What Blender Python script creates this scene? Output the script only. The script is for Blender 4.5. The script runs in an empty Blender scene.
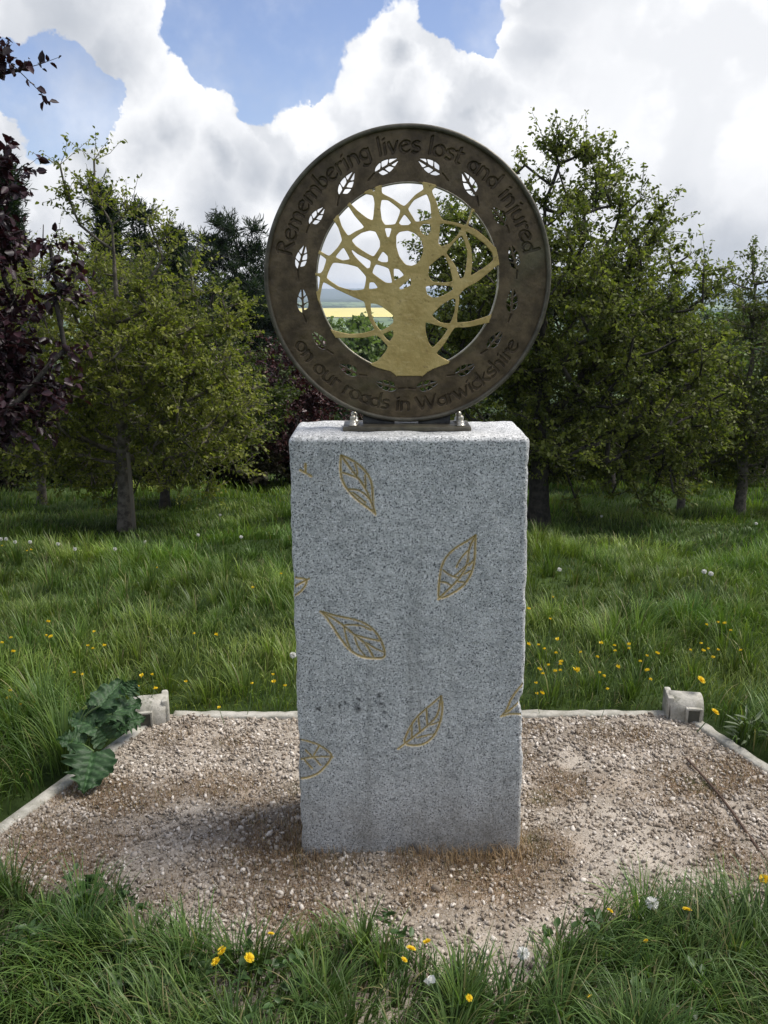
import bpy, math, random
import numpy as np
from mathutils import Vector
R_ = math.radians
C = bpy.context.scene.collection
scene = bpy.context.scene

# ------------------------------------------------------------------ camera
CAM_H = 1.60; PITCH = R_(15.2); F = 828.0
cd = bpy.data.cameras.new('camera'); cam = bpy.data.objects.new('camera', cd); C.objects.link(cam)
cam.location = (0, 0, CAM_H); cam.rotation_euler = (R_(90) - PITCH, 0, 0)
cd.sensor_fit = 'VERTICAL'; cd.sensor_height = 36; cd.lens = F / 1024 * 36
cd.clip_start = 0.05; cd.clip_end = 30000
scene.camera = cam

# ------------------------------------------------------------------ light, exposure
SUN_EL = 56; SUN_AZ = 80        # azimuth measured from +Y (view direction) towards +X
SKY_STRENGTH = 0.10
scene.view_settings.view_transform = 'Standard'; scene.view_settings.look = 'None'
scene.view_settings.gamma = 1.0; scene.view_settings.exposure = 0.50
scene.view_settings.use_curve_mapping = False
sd = bpy.data.lights.new('sun', 'SUN'); sd.energy = 3.6; sd.angle = R_(26); sd.color = (1, .95, .87)
sun = bpy.data.objects.new('sun', sd); C.objects.link(sun)
sdir = Vector((math.cos(R_(SUN_EL)) * math.sin(R_(SUN_AZ)), math.cos(R_(SUN_EL)) * math.cos(R_(SUN_AZ)), math.sin(R_(SUN_EL))))
sun.rotation_euler = sdir.to_track_quat('Z', 'Y').to_euler()
sun.location = sdir * 20

def dirpx(px, py):
    """unit view direction of a pixel of the photograph"""
    x = (px - 384) / F; v = (512 - py) / F
    cy, sy = math.cos(PITCH), math.sin(PITCH)
    d = np.array([x, cy + v * sy, -sy + v * cy])
    return d / np.linalg.norm(d)
def at(px, py, Y):
    d = dirpx(px, py); return np.array([0, 0, CAM_H]) + d * (Y / d[1])
def on_z(px, py, z=0.0):
    d = dirpx(px, py); return np.array([0, 0, CAM_H]) + d * ((z - CAM_H) / d[2])

class NT:
    """small node tree helper"""
    def __init__(s, tree): s.t = tree; tree.nodes.clear()
    def n(s, typ, **kw):
        nd = s.t.nodes.new(typ)
        for k, v in kw.items():
            if k == 'inp':
                for i, val in v.items():
                    if hasattr(val, 'node'): s.t.links.new(val, nd.inputs[i])
                    else: nd.inputs[i].default_value = val
            else: setattr(nd, k, v)
        return nd
    def math(s, op, a, b=0.0, c=0.0, clamp=False):
        return s.n('ShaderNodeMath', operation=op, use_clamp=clamp, inp={0: a, 1: b, 2: c}).outputs[0]
    def vm(s, op, a, b=(0, 0, 0)):
        return s.n('ShaderNodeVectorMath', operation=op, inp={0: a, 1: b})
    def noise(s, vec, scale, detail=4, rough=.55, out=0, dist=0.0):
        return s.n('ShaderNodeTexNoise', inp={'Vector': vec, 'Scale': scale, 'Detail': detail, 'Roughness': rough, 'Distortion': dist}).outputs[out]
    def ramp(s, f, a, b, lo=0.0, hi=1.0, smooth=True):
        return s.n('ShaderNodeMapRange', interpolation_type='SMOOTHSTEP' if smooth else 'LINEAR', clamp=True,
                   inp={0: f, 1: a, 2: b, 3: lo, 4: hi}).outputs[0]
    def mix(s, f, a, b, blend='MIX'):
        m = s.n('ShaderNodeMix', data_type='RGBA', blend_type=blend)
        for i, v in ((0, f), (6, a), (7, b)):
            if hasattr(v, 'node'): s.t.links.new(v, m.inputs[i])
            else: m.inputs[i].default_value = v if i == 0 else (*v[:3], 1)
        return m.outputs[2]

# ------------------------------------------------------------------ sky with clouds (world)
W = bpy.data.worlds.new('World'); scene.world = W; W.use_nodes = True
w = NT(W.node_tree)
sky = w.n('ShaderNodeTexSky', sky_type='NISHITA', sun_disc=False, sun_elevation=R_(SUN_EL), sun_rotation=R_(SUN_AZ),
          altitude=150, air_density=1.0, dust_density=0.6, ozone_density=2.0)
tc = w.n('ShaderNodeTexCoord').outputs['Generated']
warp = w.vm('SUBTRACT', w.noise(tc, 5.0, 7, .6, out=1), (.5, .5, .5)).outputs[0]
wd = w.vm('ADD', tc, w.vm('MULTIPLY', warp, (.10, .10, .10)).outputs[0]).outputs[0]
tc2 = w.vm('SUBTRACT', w.noise(tc, 16.0, 6, .6, out=1), (.5, .5, .5)).outputs[0]
wd = w.vm('ADD', wd, w.vm('MULTIPLY', tc2, (.06, .06, .06)).outputs[0]).outputs[0]
def blobs(lst, vec):
    acc = None
    for px, py, r in lst:
        d = dirpx(px, py)
        dist = w.vm('DISTANCE', vec, tuple(d)).outputs['Value']
        f = w.math('SUBTRACT', 1.0, w.math('DIVIDE', dist, r / F))
        acc = f if acc is None else w.math('MAXIMUM', acc, f)
    return acc
CLOUD = [(175, 78, 42), (150, 110, 50), (125, 150, 48), (205, 140, 60), (60, 215, 80), (160, 200, 90), (255, 150, 52), (305, 115, 48), (330, 170, 80), (378, 35, 50), (430, 70, 55), (400, 95, 70), (470, 110, 60), (540, 50, 52), (490, 170, 100),
         (650, 70, 140), (740, 150, 190), (620, 180, 150), (80, 5, 55), (120, 30, 45), (8, 130, 32), (15, -10, 45), (760, -60, 200), (620, -60, 120), (350, 250, 170), (220, 260, 130),
         (560, 270, 150), (-60, 250, 110), (30, 270, 110), (60, -60, 90)]
BLUE = [(270, 30, 75), (230, 70, 40), (205, 25, 45), (55, 88, 55), (72, 122, 42), (98, 95, 30), (25, 80, 42), (255, 85, 38), (470, 18, 30), (450, -10, 40), (330, -70, 90), (310, 75, 22), (490, 45, 14)]
GREY = [(545, 52, 46), (140, 150, 40), (250, 175, 45), (110, 60, 50), (60, 20, 70), (730, 235, 95), (650, 215, 80), (690, 190, 60), (-10, 160, 60), (410, 120, 42), (560, 235, 60), (330, 250, 60), (200, 215, 60), (100, 225, 50), (480, 120, 30), (165, 140, 34), (215, 170, 30), (285, 185, 40), (100, 170, 30), (400, 60, 26)]
cb = blobs(CLOUD, wd)
gen = w.ramp(w.noise(tc, 2.3, 6, .6), .38, .62, -.6, .5)             # cloud cover for the rest of the sky
far = w.ramp(w.vm('DISTANCE', tc, tuple(dirpx(384, 150))).outputs['Value'], .62, .9)
dens = w.math('ADD', w.math('MULTIPLY', cb, w.math('SUBTRACT', 1.0, far)), w.math('MULTIPLY', gen, far))
bl = w.math('MULTIPLY', w.ramp(blobs(BLUE, wd), 0.0, .5), .85)
dens = w.math('SUBTRACT', dens, bl)
fine = w.math('MULTIPLY', w.math('SUBTRACT', w.noise(wd, 14, 7, .55), .5), .42)
dens = w.math('ADD', dens, fine)
alpha = w.ramp(dens, -.06, .22)
soft = w.ramp(w.noise(tc, 6.0, 6, .6), .42, .75, 0, .45)            # thin veil in the blue
alpha = w.math('MAXIMUM', alpha, soft)
g = w.ramp(w.math('ADD', blobs(GREY, wd), w.math('MULTIPLY', w.math('SUBTRACT', w.noise(wd, 8, 5, .5), .5), 1.0)), -.25, 1.15)
wd2 = w.vm('ADD', wd, w.vm('MULTIPLY', w.vm('SUBTRACT', w.noise(tc, 18, 5, .6, out=1), (.5, .5, .5)).outputs[0], (.07, .07, .07)).outputs[0]).outputs[0]
vo = w.n('ShaderNodeTexVoronoi', feature='SMOOTH_F1', inp={'Vector': wd2, 'Scale': 11, 'Smoothness': .25}).outputs['Distance']
whit = w.ramp(blobs([(640, 90, 130), (745, 90, 120), (600, 150, 60), (700, 20, 110)], wd), 0, .7, 1, .5)
puff = w.math('MULTIPLY', w.ramp(vo, .22, .60), w.ramp(w.noise(wd, 4.5, 4, .5), .34, .56))
g = w.math('MULTIPLY', w.math('MAXIMUM', g, w.math('MULTIPLY', puff, .72)), whit)
col = w.mix(g, (.77, .775, .79), (.39, .415, .46))
b1 = w.n('ShaderNodeBackground', inp={0: w.mix(1.0, sky.outputs[0], (1.14, 1.02, 1.08), 'MULTIPLY'), 1: SKY_STRENGTH})
b2 = w.n('ShaderNodeBackground', inp={0: col, 1: 1.0})
ms = w.n('ShaderNodeMixShader', inp={0: alpha, 1: b1.outputs[0], 2: b2.outputs[0]})
wo = w.n('ShaderNodeOutputWorld', inp={0: ms.outputs[0]})

# ------------------------------------------------------------------ helpers
def mesh(name, V, Fc, mat=None, parent=None, col=None, smooth=False, loc=None):
    V = np.asarray(V, dtype=np.float32); Fc = np.asarray(Fc, dtype=np.int32)
    me = bpy.data.meshes.new(name); k = Fc.shape[1]
    me.vertices.add(len(V)); me.vertices.foreach_set('co', V.ravel())
    me.loops.add(Fc.size); me.loops.foreach_set('vertex_index', Fc.ravel())
    me.polygons.add(len(Fc)); me.polygons.foreach_set('loop_start', np.arange(0, Fc.size, k, dtype=np.int32))
    me.polygons.foreach_set('loop_total', np.full(len(Fc), k, dtype=np.int32))
    if smooth: me.polygons.foreach_set('use_smooth', np.ones(len(Fc), dtype=bool))
    if col is not None:
        a = me.color_attributes.new('Col', 'FLOAT_COLOR', 'POINT')
        c = np.ones((len(V), 4), dtype=np.float32); c[:, :3] = col; a.data.foreach_set('color', c.ravel())
    me.update(calc_edges=True)
    if mat: me.materials.append(mat)
    o = bpy.data.objects.new(name, me); C.objects.link(o)
    if parent is not None: o.parent = parent
    if loc is not None: o.location = loc
    return o
def tag(o, label=None, cat=None, group=None, kind=None):
    if label: o['label'] = label
    if cat: o['category'] = cat
    if group: o['group'] = group
    if kind: o['kind'] = kind
    return o
def empty(name, loc, label, cat, group=None):
    o = bpy.data.objects.new(name, None); C.objects.link(o); o.location = loc; o.empty_display_size = .1
    return tag(o, label, cat, group)
def rel(o, loc):         # parts are built in world coordinates: shift mesh data to the parent's origin
    return o
def grid_faces(nu, nv, base=0):
    i = np.arange(nu - 1)[:, None] * nv + np.arange(nv - 1)[None, :]
    return np.stack([i, i + nv, i + nv + 1, i + 1], -1).reshape(-1, 4) + base
def vnoise(x, y, seed=0):
    xi = np.floor(x).astype(np.int64); yi = np.floor(y).astype(np.int64)
    fx = x - xi; fy = y - yi; fx = fx * fx * (3 - 2 * fx); fy = fy * fy * (3 - 2 * fy)
    def h(a, b):
        n = (a * 374761393 + b * 668265263 + seed * 982451653) & 0x7fffffff
        n = ((n ^ (n >> 13)) * 1274126177) & 0x7fffffff
        return ((n ^ (n >> 16)) & 0xffff) / 65535.0
    return (h(xi, yi) * (1 - fx) + h(xi + 1, yi) * fx) * (1 - fy) + (h(xi, yi + 1) * (1 - fx) + h(xi + 1, yi + 1) * fx) * fy
def fbm(x, y, seed=0, o=4):
    s = 0; a = .5
    for i in range(o):
        s = s + a * vnoise(x * 2 ** i, y * 2 ** i, seed + i * 7); a *= .5
    return s
def tube(pts, rad, sides=6):
    P = np.asarray(pts, float); n = len(P); r = np.broadcast_to(np.asarray(rad, float), (n,))
    T = np.gradient(P, axis=0); T /= np.linalg.norm(T, axis=1)[:, None] + 1e-9
    ref = np.where(np.abs(T[:, 2:3]) > .9, np.array([[1., 0, 0]]), np.array([[0, 0, 1.]]))
    A = np.cross(T, ref); A /= np.linalg.norm(A, axis=1)[:, None] + 1e-9; B = np.cross(T, A)
    th = np.linspace(0, 2 * np.pi, sides, endpoint=False)
    V = P[:, None] + r[:, None, None] * (A[:, None] * np.cos(th)[None, :, None] + B[:, None] * np.sin(th)[None, :, None])
    V = V.reshape(-1, 3); i = np.arange(n - 1)[:, None] * sides; j = np.arange(sides)[None]; j2 = (j + 1) % sides
    Fc = np.stack([i + j, i + j2, i + j2 + sides, i + j + sides], -1).reshape(-1, 4)
    return V, Fc
class Bag:
    def __init__(s): s.V = []; s.F = []; s.n = 0; s.c = []
    def add(s, V, Fc, col=None):
        s.V.append(V); s.F.append(np.asarray(Fc) + s.n); s.n += len(V)
        if col is not None: s.c.append(np.broadcast_to(np.asarray(col, float), (len(V), 3)))
    def build(s, name, mat, parent=None, smooth=False, loc=None):
        return mesh(name, np.concatenate(s.V), np.concatenate(s.F), mat, parent, np.concatenate(s.c) if s.c else None, smooth, loc)
def box_vf(cx, cy, cz, sx, sy, sz, bev=.0, rotz=0):
    """bevelled box as quads (subdivided-cube with clamped corners)"""
    k = [-1, -.999, .999, 1] if bev > 0 else [-1, 1]
    V = []; Fc = []; n = 0
    for ax in range(3):
        for sg in (-1, 1):
            m = len(k); g = np.array([[a, b] for a in k for b in k], float)
            P = np.zeros((m * m, 3)); u, v = [(1, 2), (2, 0), (0, 1)][ax]
            P[:, ax] = sg; P[:, u] = g[:, 0]; P[:, v] = g[:, 1]
            h = np.array([sx, sy, sz]) / 2
            Q = P * h
            if bev > 0:
                inner = np.clip(P * h, -(h - bev), h - bev)
                tgt = np.where(np.abs(P) >= .9995, h - 0, h - bev) * np.sign(P)
                dd = tgt - np.clip(tgt, -(h - bev), h - bev)
                nn = np.linalg.norm(dd, axis=1)[:, None]
                Q = np.clip(tgt, -(h - bev), h - bev) + dd / np.maximum(nn, 1e-9) * bev
            f = grid_faces(m, m, n)
            if sg < 0: f = f[:, ::-1]
            V.append(Q); Fc.append(f); n += m * m
    V = np.concatenate(V); Fc = np.concatenate(Fc)
    c, s = math.cos(rotz), math.sin(rotz)
    V = np.stack([V[:, 0] * c - V[:, 1] * s + cx, V[:, 0] * s + V[:, 1] * c + cy, V[:, 2] + cz], 1)
    return V, Fc

def mat_new(name):
    m = bpy.data.materials.new(name); m.use_nodes = True; return m, NT(m.node_tree)
def out(nt, sh, disp=None):
    o = nt.n('ShaderNodeOutputMaterial', inp={0: sh}); return o
def pbr(nt, base, rough=.6, metal=0.0, bump=None, bstr=.3, bdist=.002, spec=.5, **kw):
    inp = {'Base Color': base if hasattr(base, 'node') else (*base, 1), 'Roughness': rough, 'Metallic': metal, 'Specular IOR Level': spec}
    if bump is not None:
        inp['Normal'] = nt.n('ShaderNodeBump', inp={'Strength': bstr, 'Distance': bdist, 'Height': bump}).outputs[0]
    inp.update(kw)
    return nt.n('ShaderNodeBsdfPrincipled', inp=inp)
def obj_co(nt): return nt.n('ShaderNodeTexCoord').outputs['Object']
def geo_co(nt): return nt.n('ShaderNodeNewGeometry').outputs['Position']
def attr(nt): return nt.n('ShaderNodeAttribute', attribute_name='Col').outputs['Color']

# ------------------------------------------------------------------ materials
def foliage_mat(name, trans=.35, rough=.5, gain=1.0, tint=(1.0, 1.15, .5)):
    m, t = mat_new(name); c = attr(t)
    if gain != 1: c = t.mix(1.0, c, (gain, gain, gain), 'MULTIPLY')
    p = pbr(t, c, rough, spec=.35)
    tr = t.n('ShaderNodeBsdfTranslucent', inp={0: t.mix(1.0, c, tint, 'MULTIPLY')})
    out(t, t.n('ShaderNodeMixShader', inp={0: trans, 1: p.outputs[0], 2: tr.outputs[0]}).outputs[0]); return m
M_GRASS = foliage_mat('grass_blades', .35, .45)
M_LEAF = foliage_mat('tree_leaves', .48, .5)
M_COPPER = foliage_mat('copper_leaves', .15, .4, tint=(1.2, .5, .4))
M_DRY = foliage_mat('dry_moss', .2, .8, tint=(1, .9, .6))
m, t = mat_new('bark'); M_BARK = m
n1 = t.noise(geo_co(t), 18, 6, .65)
out(t, pbr(t, t.mix(t.ramp(n1, .35, .65), (.06, .052, .04), (.17, .15, .12)), .9, bump=n1, bstr=.8, bdist=.02).outputs[0])
m, t = mat_new('bark_dark'); M_BARKD = m
n1 = t.noise(geo_co(t), 18, 6, .65)
out(t, pbr(t, t.mix(t.ramp(n1, .35, .65), (.02, .018, .014), (.06, .052, .042)), .9, bump=n1, bstr=.8, bdist=.02).outputs[0])

# ground sheet: grass near, patchwork of fields far away
m, t = mat_new('ground_cover'); M_GROUND = m
P = geo_co(t)
near = t.mix(t.ramp(t.noise(P, 3, 6), .35, .65), (.020, .035, .010), (.045, .07, .02))
ps = t.vm('MULTIPLY', P, (1, .45, 0)).outputs[0]
vor = t.n('ShaderNodeTexVoronoi', inp={'Vector': ps, 'Scale': .0035, 'Randomness': .9}).outputs['Color']
sep = t.n('ShaderNodeSeparateColor', inp={0: vor})
fld = t.mix(sep.outputs[0], (.09, .15, .06), (.20, .26, .12))
fld = t.mix(t.ramp(sep.outputs[1], .62, .66), fld, (.22, .19, .11))
fld = t.mix(t.ramp(sep.outputs[2], .5, .6), fld, (.03, .055, .02))
fld = t.mix(t.ramp(t.noise(ps, .03, 5, .6), .52, .60), fld, (.022, .042, .016))
ln = t.vm('LENGTH', P).outputs['Value']
cc = t.mix(t.ramp(ln, 90, 260), near, fld)
cc = t.mix(t.ramp(ln, 3800, 5200), cc, (.07, .10, .07))
out(t, pbr(t, cc, .95, bump=t.noise(P, 25, 5), bstr=.6, bdist=.02, spec=.1).outputs[0])

m, t = mat_new('rape_flowers'); M_RAPE = m
out(t, pbr(t, t.mix(t.noise(geo_co(t), .02, 4), (.58, .50, .13), (.70, .62, .22)), .9, spec=.1).outputs[0])

m, t = mat_new('soil'); M_SOIL = m
P = geo_co(t)
c = t.mix(t.ramp(t.noise(P, 7, 6, .6), .38, .62), (.245, .212, .168), (.39, .345, .285))
c = t.mix(1.0, c, attr(t), 'MULTIPLY')
n2 = t.noise(P, 140, 5, .7)
c = t.mix(t.ramp(n2, .45, .75, 0, .8), c, (.50, .455, .41))
c = t.mix(t.ramp(t.noise(P, 190, 3), .56, .68, 0, .8), c, (.07, .055, .042))
out(t, pbr(t, c, .95, bump=n2, bstr=.9, bdist=.006, spec=.15).outputs[0])
m, t = mat_new('gravel_stone'); M_STONE = m
out(t, pbr(t, t.mix(t.noise(geo_co(t), 90, 4, .6), attr(t), (.5, .47, .44), 'SOFT_LIGHT'), .85, bump=t.noise(geo_co(t), 300, 3), bstr=.4, bdist=.001, spec=.25).outputs[0])

m, t = mat_new('granite'); M_GRAN = m
P = obj_co(t)
base = t.mix(t.ramp(t.noise(P, 9, 5, .6), .3, .7), (.45, .46, .455), (.56, .565, .555))
sp1 = t.noise(P, 235, 4, .7); sp2 = t.noise(t.vm('ADD', P, (3.1, 7.7, 1.3)).outputs[0], 175, 4, .7)
c = t.mix(t.ramp(sp1, .54, .585, 0, 1.0), base, (.04, .044, .052))
c = t.mix(t.ramp(sp2, .53, .60, 0, .85), c, (.80, .80, .80))
c = t.mix(t.ramp(t.noise(t.vm('ADD', P, (9, 2, 5)).outputs[0], 90, 3, .6), .57, .68, 0, .5), c, (.16, .165, .17))
strk = t.noise(t.vm('MULTIPLY', P, (22, 22, 1.2)).outputs[0], 1.0, 5, .6)
c = t.mix(t.ramp(strk, .52, .72, 0, .38), c, (.20, .20, .185))
c = t.mix(t.ramp(t.noise(P, 34, 5, .65), .48, .72, 0, .45), c, (.17, .18, .185))
zz = t.n('ShaderNodeSeparateXYZ', inp={0: P}).outputs[2]
dirt = t.math('MULTIPLY', t.ramp(zz, .42, 0), t.ramp(t.noise(P, 6, 5, .6), .3, .7, .25, .9))
c = t.mix(t.math('MULTIPLY', dirt, .75), c, (.17, .155, .125))
# dark lichen stains
st = t.n('ShaderNodeAttribute', attribute_name='Col').outputs['Color']
sc_ = t.n('ShaderNodeSeparateColor', inp={0: st})
c = t.mix(t.math('MULTIPLY', sc_.outputs[0], t.ramp(t.noise(P, 160, 3, .7), .25, .55)), c, (.82, .60, .22))     # gilding left in the grooves
c = t.mix(sc_.outputs[1], c, (.03, .032, .035))
c = t.mix(t.math('MULTIPLY', sc_.outputs[2], .7), c, (.05, .04, .022))  # stone tone plus painted shadow along the carved grooves
bmp = t.math('ADD', t.noise(P, 120, 4, .7), t.math('MULTIPLY', t.noise(P, 30, 4, .6), 1.5))
out(t, pbr(t, c, .72, bump=bmp, bstr=.45, bdist=.0025, spec=.35).outputs[0])

def bronze(name, a, b, metal, rough, usecol=True):
    m, t = mat_new(name); P = obj_co(t)
    c = t.mix(t.ramp(t.noise(P, 22, 7, .7), .32, .68), a, b)
    c = t.mix(t.ramp(t.noise(P, 5, 4, .6), .55, .75, 0, .5), c, (.13, .13, .07))
    c = t.mix(t.ramp(t.noise(P, 70, 5, .75), .56, .75, 0, .5), c, tuple(v * .45 for v in a))
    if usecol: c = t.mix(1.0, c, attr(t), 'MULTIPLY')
    r = t.ramp(t.noise(P, 35, 5), .3, .7, rough - .1, rough + .15)
    out(t, pbr(t, c, r, metal, bump=t.noise(P, 130, 5, .7), bstr=.5, bdist=.0015).outputs[0]); return m
M_BRONZE = bronze('bronze_patina', (.060, .042, .022), (.145, .105, .058), .45, .42)
M_BRONZE2 = bronze('bronze_rim', (.06, .053, .038), (.13, .117, .085), .4, .45, False)
M_IRON = bronze('dark_metal', (.02, .02, .02), (.05, .05, .045), .5, .5, False)
m, t = mat_new('gilding'); M_GOLD = m
P = obj_co(t)
c = t.mix(t.ramp(t.noise(P, 12, 6, .7), .3, .7), (.43, .31, .10), (.59, .45, .175))
c = t.mix(t.ramp(t.noise(P, 60, 5, .7), .58, .72, 0, .7), c, (.20, .13, .05))
c = t.mix(t.ramp(t.noise(t.vm('MULTIPLY', P, (1, 1, 4)).outputs[0], 40, 5, .7), .55, .75, 0, .5), c, (.72, .60, .32))
out(t, pbr(t, c, .5, .2, bump=t.noise(P, 90, 6, .7), bstr=.6, bdist=.003).outputs[0])
m, t = mat_new('bolt_steel'); M_STEEL = m
out(t, pbr(t, t.mix(t.noise(obj_co(t), 60, 4), (.30, .28, .22), (.6, .57, .5)), .35, .8).outputs[0])
m, t = mat_new('concrete'); M_CONC = m
P = geo_co(t)
c = t.mix(t.ramp(t.noise(P, 20, 6, .65), .3, .7), (.26, .25, .21), (.46, .44, .39))
c = t.mix(t.ramp(t.noise(P, 8, 5, .7), .56, .68, 0, .8), c, (.09, .10, .06))
c = t.mix(t.ramp(t.noise(P, 130, 4, .7), .58, .7, 0, .6), c, (.10, .095, .08))
out(t, pbr(t, c, .9, bump=t.noise(P, 90, 6, .7), bstr=.7, bdist=.004, spec=.2).outputs[0])
m, t = mat_new('rusty_edging'); M_RUST = m
out(t, pbr(t, t.mix(t.noise(geo_co(t), 40, 5), (.035, .022, .016), (.12, .07, .045)), .85).outputs[0])
m, t = mat_new('weathered_stake'); M_STAKE = m
out(t, pbr(t, t.mix(t.noise(t.vm('MULTIPLY', geo_co(t), (1, 1, .1)).outputs[0], 80, 4), (.10, .085, .06), (.22, .19, .15)), .9).outputs[0])
def flat(name, c, rough=.6, trans=0):
    m, t = mat_new(name); p = pbr(t, t.mix(t.noise(obj_co(t), 60, 3), tuple(v * .8 for v in c), c), rough)
    s = p.outputs[0]
    if trans: s = t.n('ShaderNodeMixShader', inp={0: trans, 1: s, 2: t.n('ShaderNodeBsdfTranslucent', inp={0: (*c, 1)}).outputs[0]}).outputs[0]
    out(t, s); return m
M_YEL = flat('yellow_petals', (.85, .62, .02), .6, .25)
M_WHITE = flat('white_petals', (.8, .8, .76), .7, .3)
M_STEM = flat('flower_stem', (.10, .16, .05), .6)
M_DOCK = foliage_mat('burdock_leaf', .22, .55, tint=(.8, 1.2, .5))

# ------------------------------------------------------------------ terrain
PLOT_BACK = 2.88
def ground_z(x, y):
    x = np.asarray(x, float); y = np.asarray(y, float)
    a = np.maximum(y - 3.05, 0); d = a * a / (a + .7)
    d = d + .6 * np.maximum(np.abs(x) - 40, 0) + .4 * np.maximum(-y - 60, 0)
    z = -60 * (1 - np.exp(-d / 370))
    out_ = np.clip((y - 3.0) / .6, 0, 1) + np.clip((np.abs(x - .1) - 1.7) / .6, 0, 1); out_ = np.clip(out_, 0, 1)
    near = np.exp(-np.hypot(x, y) / 60)
    z = z + out_ * near * ((fbm(x * 1.1, y * 1.1, 3) - .47) * .42 + out_ * near * (fbm(x * 3.1, y * 3.1, 6, 3) - .44) * .10 + (fbm(x * .25, y * .25, 9) - .47) * .3 * np.clip((y - 3) / 4, 0, 1))
    r = np.hypot(x, y); th = np.arctan2(x, y)
    hill = np.clip((r - 5200) / 1800, 0, 1); hill = hill * hill * (3 - 2 * hill)
    z = z + hill * (34 + 26 * fbm(th * 9 + 5, r * 0 + 1, 21) + 8 * np.clip(-th * 3, -1, 1))
    z = z + np.clip((r - 150) / 500, 0, 1) * 5 * (fbm(x / 300, y / 300, 5) - .5)
    return z
def spaced(lo, hi, step, far, grow=1.12):
    a = list(np.arange(lo, hi + step / 2, step)); s = step; x = a[-1]
    while x < far: s *= grow; x += s; a.append(min(x, far))
    s = step; x = a[0]; b = []
    while x > -far: s *= grow; x -= s; b.append(max(x, -far))
    return np.array(b[::-1] + a)
gx = spaced(-7, 7, .09, 7600); gy = spaced(-.5, 12, .09, 7600)
X, Y = np.meshgrid(gx, gy, indexing='ij'); Z = ground_z(X, Y)
Z = Z - .03 * (np.clip((3.0 - Y) / .1, 0, 1))
tag(mesh('ground', np.stack([X, Y, Z], -1).reshape(-1, 3), grid_faces(len(gx), len(gy)), M_GROUND, smooth=True), kind='structure')
# rapeseed field far down in the vale
fx = np.linspace(-420, 75, 30); fy = np.linspace(0, 1, 14)
X, Y = np.meshgrid(fx, fy, indexing='ij'); Y0 = 1780 + .10 * X; Y1 = 2560 + .2 * X
Y = Y0 + (Y1 - Y0) * Y
tag(mesh('field', np.stack([X, Y, ground_z(X, Y) + 1.6], -1).reshape(-1, 3), grid_faces(30, 14), M_RAPE, smooth=True),
    kind='structure')

# haze
b = bpy.data.meshes.new('haze'); hv, hf = box_vf(0, 0, (CAM_H + 25 - 72) / 2, 15600, 15600, 25 + 72 + CAM_H)
m, t = mat_new('haze_air')
t.n('ShaderNodeOutputMaterial', inp={1: t.n('ShaderNodeVolumePrincipled', inp={'Color': (.72, .84, 1.0, 1), 'Density': 1.5e-4, 'Anisotropy': .2}).outputs[0]})
tag(mesh('haze', hv, hf, m), kind='stuff')

# ------------------------------------------------------------------ gravel plot
KL0 = on_z(160, 716)[:2]; KL1 = on_z(0, 832)[:2]; KR0 = on_z(686, 716)[:2]; KR1 = on_z(768, 771)[:2]
KL2 = KL1 + (KL1 - KL0) / np.linalg.norm(KL1 - KL0) * .9; KR2 = KR1 + (KR1 - KR0) / np.linalg.norm(KR1 - KR0) * 1.2
def side_x(y, a, b): return a[0] + (y - a[1]) / (b[1] - a[1]) * (b[0] - a[0])
def inplot(x, y, m_=0.0):
    return (y < PLOT_BACK - m_) & (x > side_x(y, KL0, KL1) + m_) & (x < side_x(y, KR0, KR1) - m_)
FRONT = [(-200, 880), (0, 885), (60, 900), (120, 920), (190, 955), (260, 952), (330, 938), (400, 955), (440, 985), (480, 1003), (530, 995), (560, 968), (600, 945), (680, 928), (768, 912), (900, 900)]
fr = np.array([on_z(*p)[:2] for p in FRONT])
def front_y(x): return np.interp(x, fr[:, 0], fr[:, 1]) + .035
def patches(x, y):
    """brown dry moss weight by place"""
    w_ = np.zeros_like(x)
    for px, py, r, s in ((270, 850, .20, 1), (300, 880, .16, .9), (490, 868, .20, 1.1), (545, 850, .10, 1), (540, 800, .07, .8), (50, 850, .22, .8), (110, 800, .14, .7), (175, 740, .10, .6), (240, 745, .10, .4),
                         (600, 738, .12, .7), (640, 740, .10, .7), (690, 790, .12, .7), (710, 830, .12, .6), (740, 775, .10, .8), (420, 880, .16, .8), (340, 900, .14, .5), (170, 895, .12, .5), (240, 900, .10, .6), (660, 800, .08, .6), (540, 730, .06, .5)):
        c = on_z(px, py); w_ = np.maximum(w_, s * np.exp(-((x - c[0]) ** 2 + (y - c[1]) ** 2) / r ** 2 * 1.2))
    return w_ * (.55 + 1.15 * fbm(x * 14, y * 14, 31)) + np.clip((fbm(x * 5, y * 5, 33) - .49) * 2.8, 0, .75)
sx_ = np.arange(-2.3, 2.5, .011); sy_ = np.arange(1.0, PLOT_BACK + .01, .011)
X, Y = np.meshgrid(sx_, sy_, indexing='ij')
xl = side_x(Y, KL0, KL1); xr = side_x(Y, KR0, KR1)
X = np.clip(X, xl - .01, xr + .01)
Z = .004 + (fbm(X * 4, Y * 4, 41) - .45) * .035 + (fbm(X * 45, Y * 45, 43) - .45) * .012
def bare(x, y):          # trodden, stone-free soil
    w_ = np.zeros_like(x)
    for px, py, r in ((500, 930, .20), (160, 860, .14), (620, 790, .16), (640, 850, .14), (230, 790, .12), (470, 910, .12), (580, 850, .10), (570, 770, .1)):
        c = on_z(px, py); w_ = np.maximum(w_, np.exp(-((x - c[0]) ** 2 + (y - c[1]) ** 2) / r ** 2 * 1.2))
    return w_
pw = patches(X, Y)
colr = np.stack([1 - .40 * np.clip(pw, 0, 1), 1 - .52 * np.clip(pw, 0, 1), 1 - .62 * np.clip(pw, 0, 1)], -1)
dark = np.clip((fbm(X * 9, Y * 9, 51) - .5) * 4, 0, 1)[..., None]
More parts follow.
